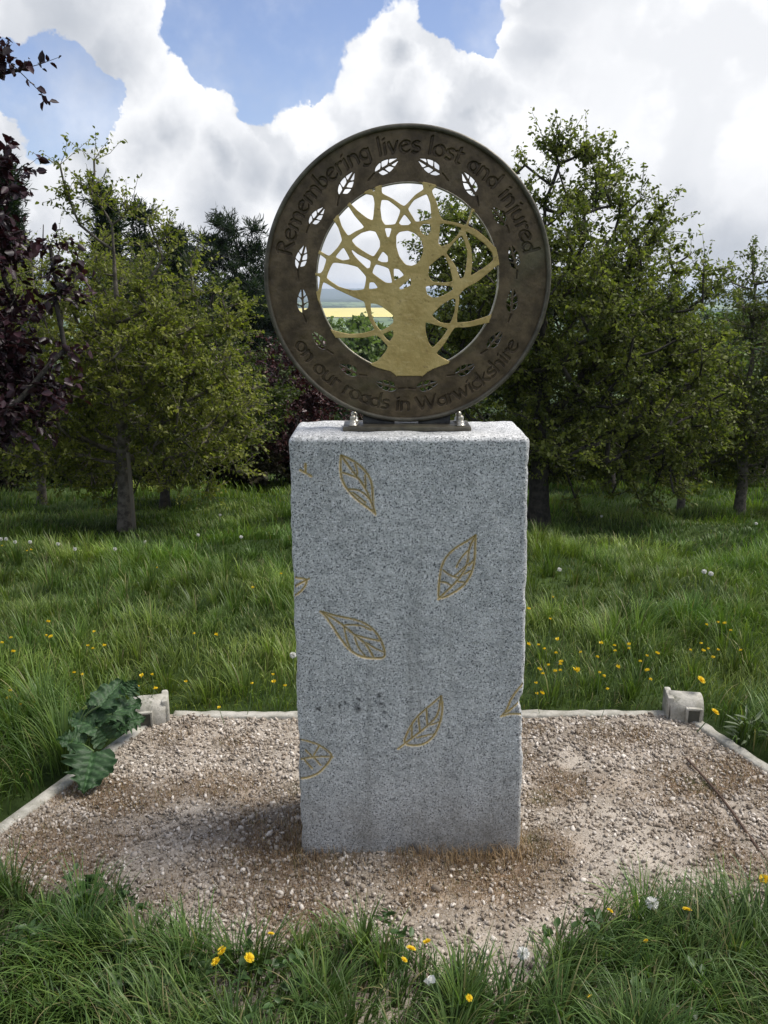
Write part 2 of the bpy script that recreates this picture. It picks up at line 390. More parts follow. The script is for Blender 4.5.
colr = colr * (1 - .40 * dark) * (1 + .15 * bare(X, Y)[..., None])
tag(mesh('soil', np.stack([X, Y, Z], -1).reshape(-1, 3), grid_faces(len(sx_), len(sy_)), M_SOIL, col=colr.reshape(-1, 3), smooth=True), kind='structure')

rng = np.random.default_rng(5)
phi = (1 + 5 ** .5) / 2
ICO = np.array([(-1, phi, 0), (1, phi, 0), (-1, -phi, 0), (1, -phi, 0), (0, -1, phi), (0, 1, phi), (0, -1, -phi), (0, 1, -phi), (phi, 0, -1), (phi, 0, 1), (-phi, 0, -1), (-phi, 0, 1)]) / math.hypot(1, phi)
ICOF = np.array([(0, 11, 5), (0, 5, 1), (0, 1, 7), (0, 7, 10), (0, 10, 11), (1, 5, 9), (5, 11, 4), (11, 10, 2), (10, 7, 6), (7, 1, 8), (3, 9, 4), (3, 4, 2), (3, 2, 6), (3, 6, 8), (3, 8, 9), (4, 9, 5), (2, 4, 11), (6, 2, 10), (8, 6, 7), (9, 8, 1)])
def rotmats(n, rng):
    q = rng.normal(size=(n, 4)); q /= np.linalg.norm(q, axis=1)[:, None]; a, b_, c, d = q.T
    return np.stack([1 - 2 * (c * c + d * d), 2 * (b_ * c - a * d), 2 * (b_ * d + a * c), 2 * (b_ * c + a * d), 1 - 2 * (b_ * b_ + d * d), 2 * (c * d - a * b_),
                     2 * (b_ * d - a * c), 2 * (c * d + a * b_), 1 - 2 * (b_ * b_ + c * c)], 1).reshape(n, 3, 3)
N = 150000
x = rng.uniform(-1.6, 1.9, N); y = rng.uniform(1.35, PLOT_BACK, N)
dens = .25 + 1.4 * fbm(x * 6, y * 6, 61) + .35 * np.clip((y - 2.4) / .4, 0, 1) - .40 * bare(x, y) - .30 * np.clip(patches(x, y), 0, 1)
keep = inplot(x, y, .005) & (rng.random(N) < np.clip(dens, .05, 1)) & (y > front_y(x) - .15)
inpl = (np.abs(x - .07) < .31) & (y > 2.08) & (y < 2.34); keep &= ~inpl
x = x[keep]; y = y[keep]; n = len(x)
size = .0017 + .0074 * rng.random(n) ** 4.2 * .95; big = rng.random(n) < .006; size[big] *= 1.5
V = ICO[None] * rng.uniform(.6, 1.3, (n, 12, 1)); V = V * np.stack([rng.uniform(.9, 1.6, n), rng.uniform(.7, 1.15, n), rng.uniform(.35, .75, n)], 1)[:, None]
V = np.einsum('nij,nkj->nki', rotmats(n, rng), V) * size[:, None, None]
z = .004 + (fbm(x * 4, y * 4, 41) - .45) * .035
V = V + np.stack([x, y, z + size * .35], 1)[:, None]
g_ = rng.choice(4, n, p=[.42, .33, .12, .13])
pal = np.array([(.38, .34, .295), (.28, .24, .195), (.54, .50, .45), (.15, .125, .10)])[g_] * rng.uniform(.75, 1.2, (n, 1))
tag(mesh('gravel', V.reshape(-1, 3), (ICOF[None] + 12 * np.arange(n)[:, None, None]).reshape(-1, 3), M_STONE, col=np.repeat(pal, 12, 0)), kind='stuff')

# ------------------------------------------------------------------ grass blades
def blades(x, y, z, h, wdt, bend, az, col, seg, tipcol=None):
    n = len(x); tt = np.linspace(0, 1, seg + 1)
    ang = bend[:, None] * tt[None] ** 1.3 + .12
    ds = (h / seg)[:, None]
    dz = np.cumsum(np.concatenate([np.zeros((n, 1)), np.cos(ang[:, :-1]) * ds], 1), 1)
    dr = np.cumsum(np.concatenate([np.zeros((n, 1)), np.sin(ang[:, :-1]) * ds], 1), 1)
    ca, sa = np.cos(az)[:, None], np.sin(az)[:, None]
    cx_ = x[:, None] + dr * ca; cy_ = y[:, None] + dr * sa; cz_ = z[:, None] + dz
    ww = wdt[:, None] * (1 - tt[None] ** 2.2 * .94) * .5
    L = np.stack([cx_ - sa * ww, cy_ + ca * ww, cz_], -1); Rr = np.stack([cx_ + sa * ww, cy_ - ca * ww, cz_], -1)
    V = np.stack([L, Rr], 2).reshape(n, -1, 3); k = (seg + 1) * 2
    b_ = np.arange(seg)[:, None] * 2 + np.array([0, 1, 3, 2])[None]
    Fc = (b_[None] + k * np.arange(n)[:, None, None]).reshape(-1, 4)
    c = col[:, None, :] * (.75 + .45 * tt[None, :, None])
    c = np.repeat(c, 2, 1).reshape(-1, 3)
    return V.reshape(-1, 3), Fc, c
def grass_cols(x, y, rng, blue=0.0):
    n = len(x); t_ = fbm(x * 1.3, y * 1.3, 71)[:, None]; r_ = rng.random((n, 1))
    a = np.array([.062, .115, .020]); b_ = np.array([.155, .205, .040])
    c = a + (b_ - a) * np.clip((t_ - .3) * 2.2 + (r_ - .5) * .7, 0, 1)
    c = c * (.78 + .75 * np.clip((fbm(x * 1.9, y * 1.9, 81) - .33) * 2.4, 0, 1))[:, None]; lt = rng.random(n) < .18; c[lt] = c[lt] * np.array([1.45, 1.3, 1.25])  # tussock tops lightened, hollows darkened: soft lighting painted into the blades
    c = c * (1 - blue) + np.array([.050, .112, .040]) * blue
    c = c * 1.12; dry = rng.random(n) < .055; c[dry] = np.array([.26, .24, .11]) * rng.uniform(.6, 1.1, (dry.sum(), 1))
    return c * rng.uniform(.75, 1.25, (n, 1))
def tuss(x, y): return fbm(x * 1.9, y * 1.9, 81)
def wind(x, y): return 2 * np.pi * fbm(x * 1.1, y * 1.1, 91) * 2
bag = Bag()
# meadow
for (y0, y1, half, dn, seg, wd_, hs) in ((2.9, 4.3, lambda y: .6 * y + .3, 5200, 4, .0040, 1.0), (4.3, 6.5, lambda y: .56 * y + .6, 2600, 3, .0058, 1.0), (6.5, 10, lambda y: .54 * y + .8, 1100, 3, .009, 1.0), (10, 18, lambda y: .54 * y + 1, 260, 2, .016, 1.1)):
    hw = half(y1); n = int((y1 - y0) * 2 * hw * dn)
    x = rng.uniform(-hw, hw, n); y = rng.uniform(y0, y1, n)
    k = ~inplot(x, y, -.04); x = x[k]; y = y[k]; n = len(x)
    tu = tuss(x, y); h = (.05 + .13 * np.clip((tu - .28) * 2.2, 0, 1.1)) * rng.uniform(.55, 1.15, n) * hs
    near_k = np.exp(-((y - 2.95) / .2) ** 2) * (np.abs(x) < 1.3); h *= 1 - .35 * near_k
    tall = rng.random(n) < .012; h[tall] *= 1.45
    az = wind(x, y) + rng.normal(0, 1.1, n)
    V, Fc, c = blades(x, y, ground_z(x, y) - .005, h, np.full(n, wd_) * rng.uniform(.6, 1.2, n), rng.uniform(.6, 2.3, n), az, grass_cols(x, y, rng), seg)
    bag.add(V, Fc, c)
# sides of the plot (outside the kerbs, nearer than the plot's back)
n = 34000; x = rng.uniform(-2.4, 2.6, n); y = rng.uniform(1.3, 2.9, n)
k = ((x < side_x(y, KL0, KL1) - .05) | (x > side_x(y, KR0, KR1) + .05)); x = x[k]; y = y[k]; n = len(x)
h = (.10 + .17 * tuss(x, y)) * rng.uniform(.5, 1.2, n); az = wind(x, y) + rng.normal(0, 1.0, n)
V, Fc, c = blades(x, y, ground_z(x, y) * 0 - .005, h, rng.uniform(.0025, .0055, n), rng.uniform(.4, 1.9, n), az, grass_cols(x, y, rng, .4), 5); bag.add(V, Fc, c)
def tufted(nt2, per, xr_, yr_, ok, hf, sig, wr_, seg, blue):
    cx_ = rng.uniform(*xr_, nt2); cy_ = rng.uniform(*yr_, nt2); k = ok(cx_, cy_); cx_ = cx_[k]; cy_ = cy_[k]; m2 = len(cx_)
    tx = np.repeat(cx_, per); ty = np.repeat(cy_, per); n = m2 * per; hs_ = np.repeat(rng.uniform(.75, 1.35, m2), per)
    a_ = rng.uniform(0, 2 * np.pi, n); rr_ = np.abs(rng.normal(0, sig, n)); x_ = tx + np.cos(a_) * rr_; y_ = ty + np.sin(a_) * rr_
    tone = np.repeat(rng.uniform(.65, 1.3, m2), per)[:, None]
    lean = np.repeat(rng.uniform(0, 2 * np.pi, m2), per); az = np.arctan2(np.sin(a_) + .6 * np.sin(lean), np.cos(a_) + .6 * np.cos(lean)) + rng.normal(0, .25, n)
    return blades(x_, y_, ground_z(x_, y_) * (y_ > 2.95) - .005, hf(tx, ty) * hs_ * rng.uniform(.55, 1.15, n), rng.uniform(*wr_, n), rng.uniform(.3, 1.0, n) + rr_ / sig * .55, az, grass_cols(x_, y_, rng, blue) * tone, seg)
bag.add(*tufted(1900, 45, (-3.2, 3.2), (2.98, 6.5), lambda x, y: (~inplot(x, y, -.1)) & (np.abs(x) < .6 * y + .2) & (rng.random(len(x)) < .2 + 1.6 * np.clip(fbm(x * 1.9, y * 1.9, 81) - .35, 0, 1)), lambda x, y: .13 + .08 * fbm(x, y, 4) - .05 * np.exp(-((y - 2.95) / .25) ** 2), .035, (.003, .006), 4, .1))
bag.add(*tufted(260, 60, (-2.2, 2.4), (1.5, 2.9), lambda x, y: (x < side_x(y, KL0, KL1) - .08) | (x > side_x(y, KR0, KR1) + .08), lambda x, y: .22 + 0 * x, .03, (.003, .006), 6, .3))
tag(bag.build('meadow_grass', M_GRASS), kind='stuff')
# foreground turf
bag = Bag()
n = 70000; x = rng.uniform(-1.6, 1.7, n); y = rng.uniform(.75, 2.15, n)
edge = front_y(x) + (fbm(x * 9, y * 0 + 3, 12) - .5) * .10
prob = np.clip((edge - y) / .06, 0, 1)
k = (rng.random(n) < prob) & (rng.random(n) < .35 + .9 * fbm(x * 7, y * 7, 77)); x = x[k]; y = y[k]; n = len(x)
h = (.055 + .15 * np.clip((fbm(x * 3.2, y * 3.2, 18) - .25) * 1.7, 0, 1) + .01 * (x > .35)) * rng.uniform(.45, 1.25, n)
az = 2 * np.pi * fbm(x * 2.2, y * 2.2, 19) * 2 + rng.normal(0, .75, n)
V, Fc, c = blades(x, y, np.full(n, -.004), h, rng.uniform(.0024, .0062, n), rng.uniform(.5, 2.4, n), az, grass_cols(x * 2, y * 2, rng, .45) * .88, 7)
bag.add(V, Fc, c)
bag.add(*tufted(520, 60, (-1.5, 1.6), (.8, 2.1), lambda x, y: y < front_y(x) - .03, lambda x, y: .11 + .02 * (x > .3) + .05 * fbm(x * 3, y * 3, 5), .022, (.0026, .0062), 7, .45))
nw = 900; wx = rng.uniform(-1.4, 1.5, nw); wy = rng.uniform(.9, 1.9, nw); kw = (wy < front_y(wx) + .01) & (fbm(wx * 4, wy * 4, 55) > .52); wx = wx[kw]; wy = wy[kw]; nw = len(wx)
per = 7; P_ = np.repeat(np.stack([wx, wy, rng.uniform(.01, .09, nw)], 1), per, 0); P_[:, :2] += rng.normal(0, .012, (nw * per, 2)); aw = rng.uniform(0, 6.28, nw * per)
WEEDS = (P_, aw, nw * per)
# low broad leaves (clover, dandelion leaves) between the blades
FG_BAG = bag
# dry moss and withered tufts on the gravel
n = 240000; x = rng.uniform(-1.6, 1.9, n); y = rng.uniform(1.4, PLOT_BACK, n)
pwv = patches(x, y); k = inplot(x, y, .01) & (rng.random(n) < np.clip(pwv - .18, 0, 1) * 1.5) & ~((np.abs(x - .07) < .312) & (y > 2.078) & (y < 2.34)); x = x[k]; y = y[k]; n = len(x)
z = .004 + (fbm(x * 4, y * 4, 41) - .45) * .035
edgeb = np.exp(-(np.maximum(np.abs(x - .07) - .31, 0) ** 2 + np.maximum(2.07 - y, 0) ** 2) / .06 ** 2)
h = (.006 + .014 * rng.random(n)) * (1 + 1.6 * edgeb)
cb_ = np.array([(.30, .205, .115), (.15, .095, .052), (.42, .32, .18), (.13, .14, .05)])[rng.choice(4, n, p=[.4, .3, .22, .08])]
gp = np.zeros(n)
for px, py in ((540, 800), (525, 845), (700, 785), (300, 790), (610, 725)):
    c0 = on_z(px, py); gp = np.maximum(gp, np.exp(-((x - c0[0]) ** 2 + (y - c0[1]) ** 2) / .05 ** 2))
cb_ = cb_ * (1 - gp[:, None] * .8) + np.array([.10, .13, .035]) * gp[:, None] * .8
straw = (edgeb > .45) & (x > .1) & (rng.random(n) < .6); h[straw] *= 1.5; cb_[straw] = np.array([.38, .27, .15])
V, Fc, c = blades(x, y, z, h, rng.uniform(.0009, .0020, n), rng.uniform(.6, 2.6, n), rng.uniform(0, 6.3, n), cb_ * rng.uniform(.7, 1.3, (n, 1)), 2)
tag(mesh('dry_moss', V, Fc, M_DRY, col=c), kind='stuff')

# ------------------------------------------------------------------ polygons and strokes
def chaikin(p, it=2, closed=True):
    p = np.asarray(p, float)
    for _ in range(it):
        if closed:
            q = np.roll(p, -1, 0); p = np.stack([.75 * p + .25 * q, .25 * p + .75 * q], 1).reshape(-1, 2)
        else:
            a, b_ = p[:-1], p[1:]; m_ = np.stack([.75 * a + .25 * b_, .25 * a + .75 * b_], 1).reshape(-1, 2); p = np.concatenate([p[:1], m_, p[-1:]])
    return p
def seg_dist(P, A, B):
    """P (n,2); returns min distance and closest point over segments"""
    best = np.full(len(P), 1e9); cl = np.zeros_like(P)
    for a, b_ in zip(A, B):
        ab = b_ - a; L2 = ab @ ab + 1e-15
        tt = np.clip(((P - a) @ ab) / L2, 0, 1); q = a + tt[:, None] * ab; d = np.hypot(*(P - q).T)
        k = d < best; best[k] = d[k]; cl[k] = q[k]
    return best, cl
def inside(P, poly):
    r = np.zeros(len(P), bool); A = poly; B = np.roll(poly, -1, 0)
    for a, b_ in zip(A, B):
        c1 = (a[1] > P[:, 1]) != (b_[1] > P[:, 1])
        with np.errstate(divide='ignore', invalid='ignore'):
            xx = (b_[0] - a[0]) * (P[:, 1] - a[1]) / (b_[1] - a[1] + 1e-18) + a[0]
        r ^= c1 & (P[:, 0] < xx)
    return r
def cut_plate(P2, nu, nv, holes, wrap, yfront, yback, mats, name, parent, col=None, solid_extra=None):
    """P2: grid of 2D points (nu*nv); holes: polygons; a plate with real through-holes whose outlines follow the polygons"""
    P = P2.reshape(-1, 2).copy(); ins = np.zeros(len(P), bool); near = np.full(len(P), 1e9); cl = P.copy()
    for poly in holes:
        lo = poly.min(0) - .006; hi = poly.max(0) + .006
        idx = np.where((P[:, 0] > lo[0]) & (P[:, 0] < hi[0]) & (P[:, 1] > lo[1]) & (P[:, 1] < hi[1]))[0]
        if len(idx) == 0: continue
        Q = P2.reshape(-1, 2)[idx]; ins[idx] |= inside(Q, poly); d, c = seg_dist(Q, poly, np.roll(poly, -1, 0))
        k = d < near[idx]; near[idx[k]] = d[k]; cl[idx[k]] = c[k]
    if wrap:
        i = np.arange(nu)[:, None] * nv; i2 = ((np.arange(nu) + 1) % nu)[:, None] * nv; j = np.arange(nv - 1)[None]
        Q = np.stack([i + j, i2 + j, i2 + j + 1, i + j + 1], -1).reshape(-1, 4)
    else: Q = grid_faces(nu, nv)
    cnt = ins[Q].sum(1); keep = cnt <= 2
    if solid_extra is not None: keep &= solid_extra[Q].all(1)
    used_k = np.zeros(len(P), bool); used_k[Q[keep].ravel()] = True
    used_r = np.zeros(len(P), bool); used_r[Q[~keep].ravel()] = True
    bnd = used_k & used_r & (near < .004); P[bnd] = cl[bnd]
    Qk = Q[keep]
    e = np.concatenate([Qk[:, [0, 1]], Qk[:, [1, 2]], Qk[:, [2, 3]], Qk[:, [3, 0]]]); key = np.sort(e, 1); code = key[:, 0].astype(np.int64) * len(P) + key[:, 1]
    u, inv, cn = np.unique(code, return_inverse=True, return_counts=True); be = e[cn[inv] == 1]
    n = len(P); yf = np.broadcast_to(yfront, (n,)); yb = np.broadcast_to(yback, (n,))
    Vf = np.stack([P[:, 0], yf, P[:, 1]], 1); Vb = np.stack([P[:, 0], yb, P[:, 1]], 1)
    Fs = np.concatenate([Qk, Qk[:, ::-1] + n, np.stack([be[:, 1], be[:, 0], be[:, 0] + n, be[:, 1] + n], 1)])
    V = np.concatenate([Vf, Vb]); usedv = np.zeros(2 * n, bool); usedv[Fs.ravel()] = True; remap = np.cumsum(usedv) - 1
    cc = None if col is None else np.concatenate([col, np.ones_like(col)])[usedv]
    return mesh(name, V[usedv], remap[Fs], mats, parent, col=cc, smooth=False)

# ------------------------------------------------------------------ granite plinth
PL_Y = 2.07; PL_H = 1.234; PL_D = .27
xt0, xt1 = at(289.5, 437, PL_Y)[0], at(528.5, 437, PL_Y)[0]; xb0, xb1 = on_z(302, 855)[0], on_z(520.5, 855)[0]
PCX = (xt0 + xt1) / 2
plinth = empty('granite_plinth', (PCX, PL_Y + PL_D / 2, 0), 'rough grey granite plinth with gilded carved leaves, standing on gravel under the bronze disc', 'plinth')
def crop(pts, ox, oy, s): return [(ox + a / s, oy + b_ / s) for a, b_ in pts]
LEAVES = []
k = 10.97
LEAVES.append([crop(q, 330, 440, k) for q in ([(120, 170), (230, 215), (350, 300), (430, 400), (465, 500), (470, 650), (475, 740), (500, 820), (440, 760), (350, 700), (260, 630), (170, 520), (125, 430), (110, 300), (120, 170)],
    [(120, 170), (200, 280), (270, 380), (340, 460), (390, 540), (440, 650), (500, 820)], [(140, 360), (230, 390), (300, 420), (350, 470)], [(200, 545), (290, 545), (380, 590), (440, 660)], [(270, 260), (300, 340), (290, 410)], [(385, 390), (390, 470), (390, 540)], [(250, 580), (330, 640), (390, 690)])])
LEAVES.append([crop(q, 420, 520, k) for q in ([(610, 170), (520, 235), (400, 300), (300, 390), (245, 480), (215, 620), (205, 760), (200, 870), (300, 840), (420, 770), (500, 700), (570, 580), (600, 450), (605, 300), (610, 170)],
    [(610, 170), (530, 330), (530, 480), (430, 650), (300, 780), (200, 870)], [(525, 340), (450, 420), (400, 520)], [(540, 480), (470, 540), (380, 620)], [(440, 640), (340, 620), (260, 560)], [(350, 730), (290, 690), (220, 680)], [(600, 430), (540, 500)], [(560, 560), (480, 600)], [(500, 690), (420, 680)])])
LEAVES.append([crop(q, 310, 600, 8.533) for q in ([(90, 100), (230, 140), (420, 175), (530, 240), (600, 330), (635, 420), (640, 500), (540, 500), (440, 490), (350, 440), (270, 350), (200, 240), (140, 150), (90, 100)],
    [(90, 100), (230, 180), (330, 260), (400, 320), (480, 380), (540, 490)], [(300, 215), (420, 215), (520, 260)], [(380, 300), (480, 330), (610, 355)], [(290, 220), (310, 340), (350, 440)], [(380, 320), (410, 410), (470, 485)], [(480, 370), (560, 420), (635, 450)])])
LEAVES.append([crop(q, 390, 680, 5.486) for q in ([(280, 90), (210, 150), (140, 210), (100, 280), (70, 350), (130, 365), (200, 350), (250, 300), (280, 220), (290, 150), (280, 90)],
    [(280, 90), (265, 200), (200, 260), (150, 300), (45, 378)], [(200, 160), (205, 250)], [(155, 210), (165, 290)], [(120, 250), (120, 320)], [(250, 300), (200, 305), (150, 320)], [(280, 230), (220, 250)])])
LEAVES.append([crop(q, 280, 620, 2.954) for q in ([(50, 352), (100, 362), (140, 385), (157, 405), (120, 450), (90, 465), (50, 472)], [(50, 415), (100, 405), (155, 405)], [(75, 385), (95, 405)], [(70, 412), (85, 430), (95, 440)], [(115, 375), (100, 400)], [(100, 408), (120, 430)])])
LEAVES.append([crop(q, 280, 410, 2.954) for q in ([(40, 496), (85, 500), (65, 535), (40, 552)], [(40, 525), (60, 512), (85, 500)])])
LEAVES.append([crop(q, 390, 680, 5.486) for q in ([(735, 15), (670, 90), (640, 170), (610, 200), (660, 185), (735, 190)], [(610, 200), (680, 150), (735, 90)])])
LEAVES.append([crop(q, 280, 410, 2.954) for q in ([(60, 178), (75, 186), (92, 196)], [(75, 160), (75, 186)])])
def to_face(p, yy=PL_Y): q = at(p[0], p[1], yy); return (q[0], q[2])
S = .0018; W0 = (xt1 - xt0) + .006
def side_grid(nu, nv):
    return np.meshgrid(np.linspace(-1, 1, nu), np.linspace(-1, 1, nv), indexing='ij')
def plinth_surface(P3):
    """maps points of the unit cube (-1..1) to the rounded, tapered, slightly irregular stone"""
    rad = .012
    h = np.array([W0 / 2, PL_D / 2, PL_H / 2]); Q = P3 * h
    top = P3[:, 2] > 0
    rr = np.full(len(Q), rad); rr = rr + .003 * np.clip((Q[:, 2] / h[2] - .96) / .04, 0, 1)
    lim = h[None] - rr[:, None]; lim[:, 2] = np.where(Q[:, 2] > 0, lim[:, 2], h[2])
    inn = np.clip(Q, -lim, lim); dd = Q - inn; nn = np.linalg.norm(dd, axis=1)
    # project cube-shell point onto the rounded shell
    mx = np.abs(dd).max(1)
    Q2 = np.where((nn > 1e-9)[:, None], inn + dd / np.maximum(nn, 1e-9)[:, None] * np.minimum(mx, rr)[:, None], Q)
    tz = .5 - P3[:, 2] / 2
    Q2[:, 0] = Q2[:, 0] * (1 + tz * ((xb1 - xb0) / W0 - 1)) + tz * ((xb0 + xb1) / 2 - PCX)
    Q2[:, 2] += PL_H / 2
    # hewn edge irregularity
    ed = np.clip(1 - (h[0] - np.abs(P3[:, 0] * h[0])) / .03, 0, 1)
    Q2[:, 0] -= np.sign(P3[:, 0]) * ed * (fbm(Q2[:, 2] * 22, P3[:, 0] * 3 + 5, 101) - .45) * .010
    zch = at(520, 703, PL_Y)[2]
    Q2[:, 0] -= (P3[:, 0] > .9) * np.clip((P3[:, 0] - .9) / .1, 0, 1) * .011 * np.exp(-((Q2[:, 2] - zch) / .022) ** 2) * np.clip(-P3[:, 1] + .2, 0, 1)
    Q2[:, 2] -= np.clip(1 - (h[2] - P3[:, 2] * h[2]) / .01, 0, 1) * (fbm(Q2[:, 0] * 18, Q2[:, 1] * 18, 102) - .45) * .008
    return Q2
def plinth_face(nu, nv, kind):
    U, Vv = side_grid(nu, nv); U = U.ravel(); Vv = Vv.ravel(); o = np.ones_like(U)
    P3 = {'front': (U, -o, Vv), 'back': (-U, o, Vv), 'right': (o, U, Vv), 'left': (-o, -U, Vv), 'top': (U, Vv, o)}[kind]
    return plinth_surface(np.stack(P3, 1))
bag = Bag()
nu, nv = int(W0 / S), int(PL_H / S); Vf = plinth_face(nu, nv, 'front')
P2 = Vf[:, [0, 2]] + np.array([PCX, 0]); gold = np.zeros(len(P2)); groove = np.zeros(len(P2)); inleaf = np.zeros(len(P2))
for li, leaf in enumerate(LEAVES):
    for si, st in enumerate(leaf):
        q = chaikin([to_face(p) for p in st], 2, False); lo = q.min(0) - .01; hi = q.max(0) + .01
        idx = np.where((P2[:, 0] > lo[0]) & (P2[:, 0] < hi[0]) & (P2[:, 1] > lo[1]) & (P2[:, 1] < hi[1]))[0]
        d, _ = seg_dist(P2[idx], q[:-1], q[1:]); wd2 = .0036 if si < 2 else .0030
        groove[idx] = np.maximum(groove[idx], np.clip(1 - d / wd2, 0, 1)); gold[idx] = np.maximum(gold[idx], np.clip(1.35 - d / (wd2 * .95), 0, 1))
        if si == 0 and li < 5:
            inleaf[idx] = np.maximum(inleaf[idx], inside(P2[idx], q) * 1.0)
Vf[:, 1] += groove * .005 + inleaf * .0012
Vf[:, 1] += (fbm(Vf[:, 0] * 60, Vf[:, 2] * 60, 111) - .47) * .0022
stain = np.zeros(len(P2))
for px, py, r in ((358, 709, .009), (381, 704, .007), (379, 695, .007), (359, 700, .005), (384, 712, .005), (393, 800, .005), (412, 847, .009), (318, 709, .006), (330, 705, .005), (345, 703, .004), (339, 706, .004), (386, 727, .004), (524, 735, .006)):
    c0 = to_face((px, py)); r *= 1.25; stain = np.maximum(stain, np.exp(-((P2[:, 0] - c0[0] + .006 * (fbm(P2[:, 0] * 90, P2[:, 1] * 90, 66) - .5)) ** 2 + (P2[:, 1] - c0[1] + .02 * (fbm(P2[:, 0] * 120, P2[:, 1] * 120, 67) - .5)) ** 2) / r ** 2))
stain = np.clip(stain * 1.1 * (.5 + fbm(P2[:, 0] * 150, P2[:, 1] * 150, 5)) - .1, 0, 1)
face_tone = inleaf * (.12 + .6 * np.clip(fbm(P2[:, 0] * 220, P2[:, 1] * 220, 8) - .45, 0, 1)) + .35 * np.clip(fbm(P2[:, 0] * 12, P2[:, 1] * 5, 8) - .55, 0, 1) + np.clip(groove * 3 - 1.6, 0, 1) * .9  # pitted leaf tone, blotches, and shadow painted into the groove centres
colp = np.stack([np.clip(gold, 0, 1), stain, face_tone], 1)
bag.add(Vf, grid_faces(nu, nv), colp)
for kd, a, b_ in (('back', 120, 240), ('right', 60, nv), ('left', 60, nv), ('top', nu, 60)):
    Vs = plinth_face(a, b_, kd); bag.add(Vs, grid_faces(a, b_), (0, 0, 0))
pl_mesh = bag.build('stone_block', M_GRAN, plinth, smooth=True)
pl_mesh.location = (0, 0, 0)

# ------------------------------------------------------------------ bronze disc
DY = 2.22
dc = np.array([at(407.5, 272, DY)[0], 1.619]); RO = .366; RI = .2345
disc = empty('bronze_memorial_disc', (dc[0], DY, PL_H + .012), 'round bronze disc with lettering and a gilded tree, on top of the granite plinth', 'memorial disc')
def dpx(p):
    q = at(p[0], p[1], DY); return (q[0] - dc[0], q[2] - dc[1])
DO = (0, 0, dc[1] - PL_H - .012)     # disc centre in the empty's space
# leaf cells in leaf space (tip at +x), length 1
def leaf_cells():
    """pierced cells between midrib and veins of one leaf"""
    res = []
    def hw(s): return .245 * math.sin(math.pi * min(1, s) ** .8) ** .8 if 0 < s < 1 else 0
    cuts = [0.02, .30, .58, .97]
    for side in (1, -1):
        off = .0 if side > 0 else .1
        cs = [c + off * (1 - c) for c in cuts]
        for a, b_ in zip(cs[:-1], cs[1:]):
            a2, b2 = a + .03, b_ - .03
            rib = [(a2 + (b2 - a2) * i / 3, .035) for i in range(4)]
            sh = .16
            outer = []
            for i in range(5):
                s = b2 + sh * .75 - (b2 - a2 + sh * .25) * i / 4; s = min(s, .985)
                outer.append((s, max(.045, hw(s) - .012)))
            if b_ > .9: outer = [(s, y) for s, y in outer]
            res.append(np.array([(x_, y_ * side) for x_, y_ in rib + outer]))
    return res
CELLS = leaf_cells()
holes = []; stems = []
TILT = {0: 18, 1: 24, 2: -8, 3: -6, 4: -10, 5: 5, 6: 8, 7: -4}     # leaves counted from the top down each side
for sgn in (-1, 1):
    for kk in range(8):
        a = 11.25 + 22.5 * kk; th = R_(90) + R_(a) * (-sgn)            # polar angle; sgn -1 left
        c0 = np.array([math.cos(th), math.sin(th)]) * .2795 if False else np.array([math.cos(th), math.sin(th)]) * .277
        tang = np.array([math.sin(th), -math.cos(th)]) * (-sgn)     # pointing up towards the top of the disc
        ang = math.atan2(tang[1], tang[0]) + R_(TILT[kk]) * (-sgn)
        L = (.072, .072, .061, .067, .068, .063, .063, .065)[kk]; ex = np.array([math.cos(ang), math.sin(ang)]); ey = np.array([-ex[1], ex[0]])
        for cell in CELLS:
            q = c0 + (cell[:, :1] - .5) * L * ex + cell[:, 1:] * L * .95 * ey
            holes.append(chaikin(q, 1))
        stems.append((c0 - ex * L * .5, c0 - ex * L * .78 + ey * L * .1 * sgn))
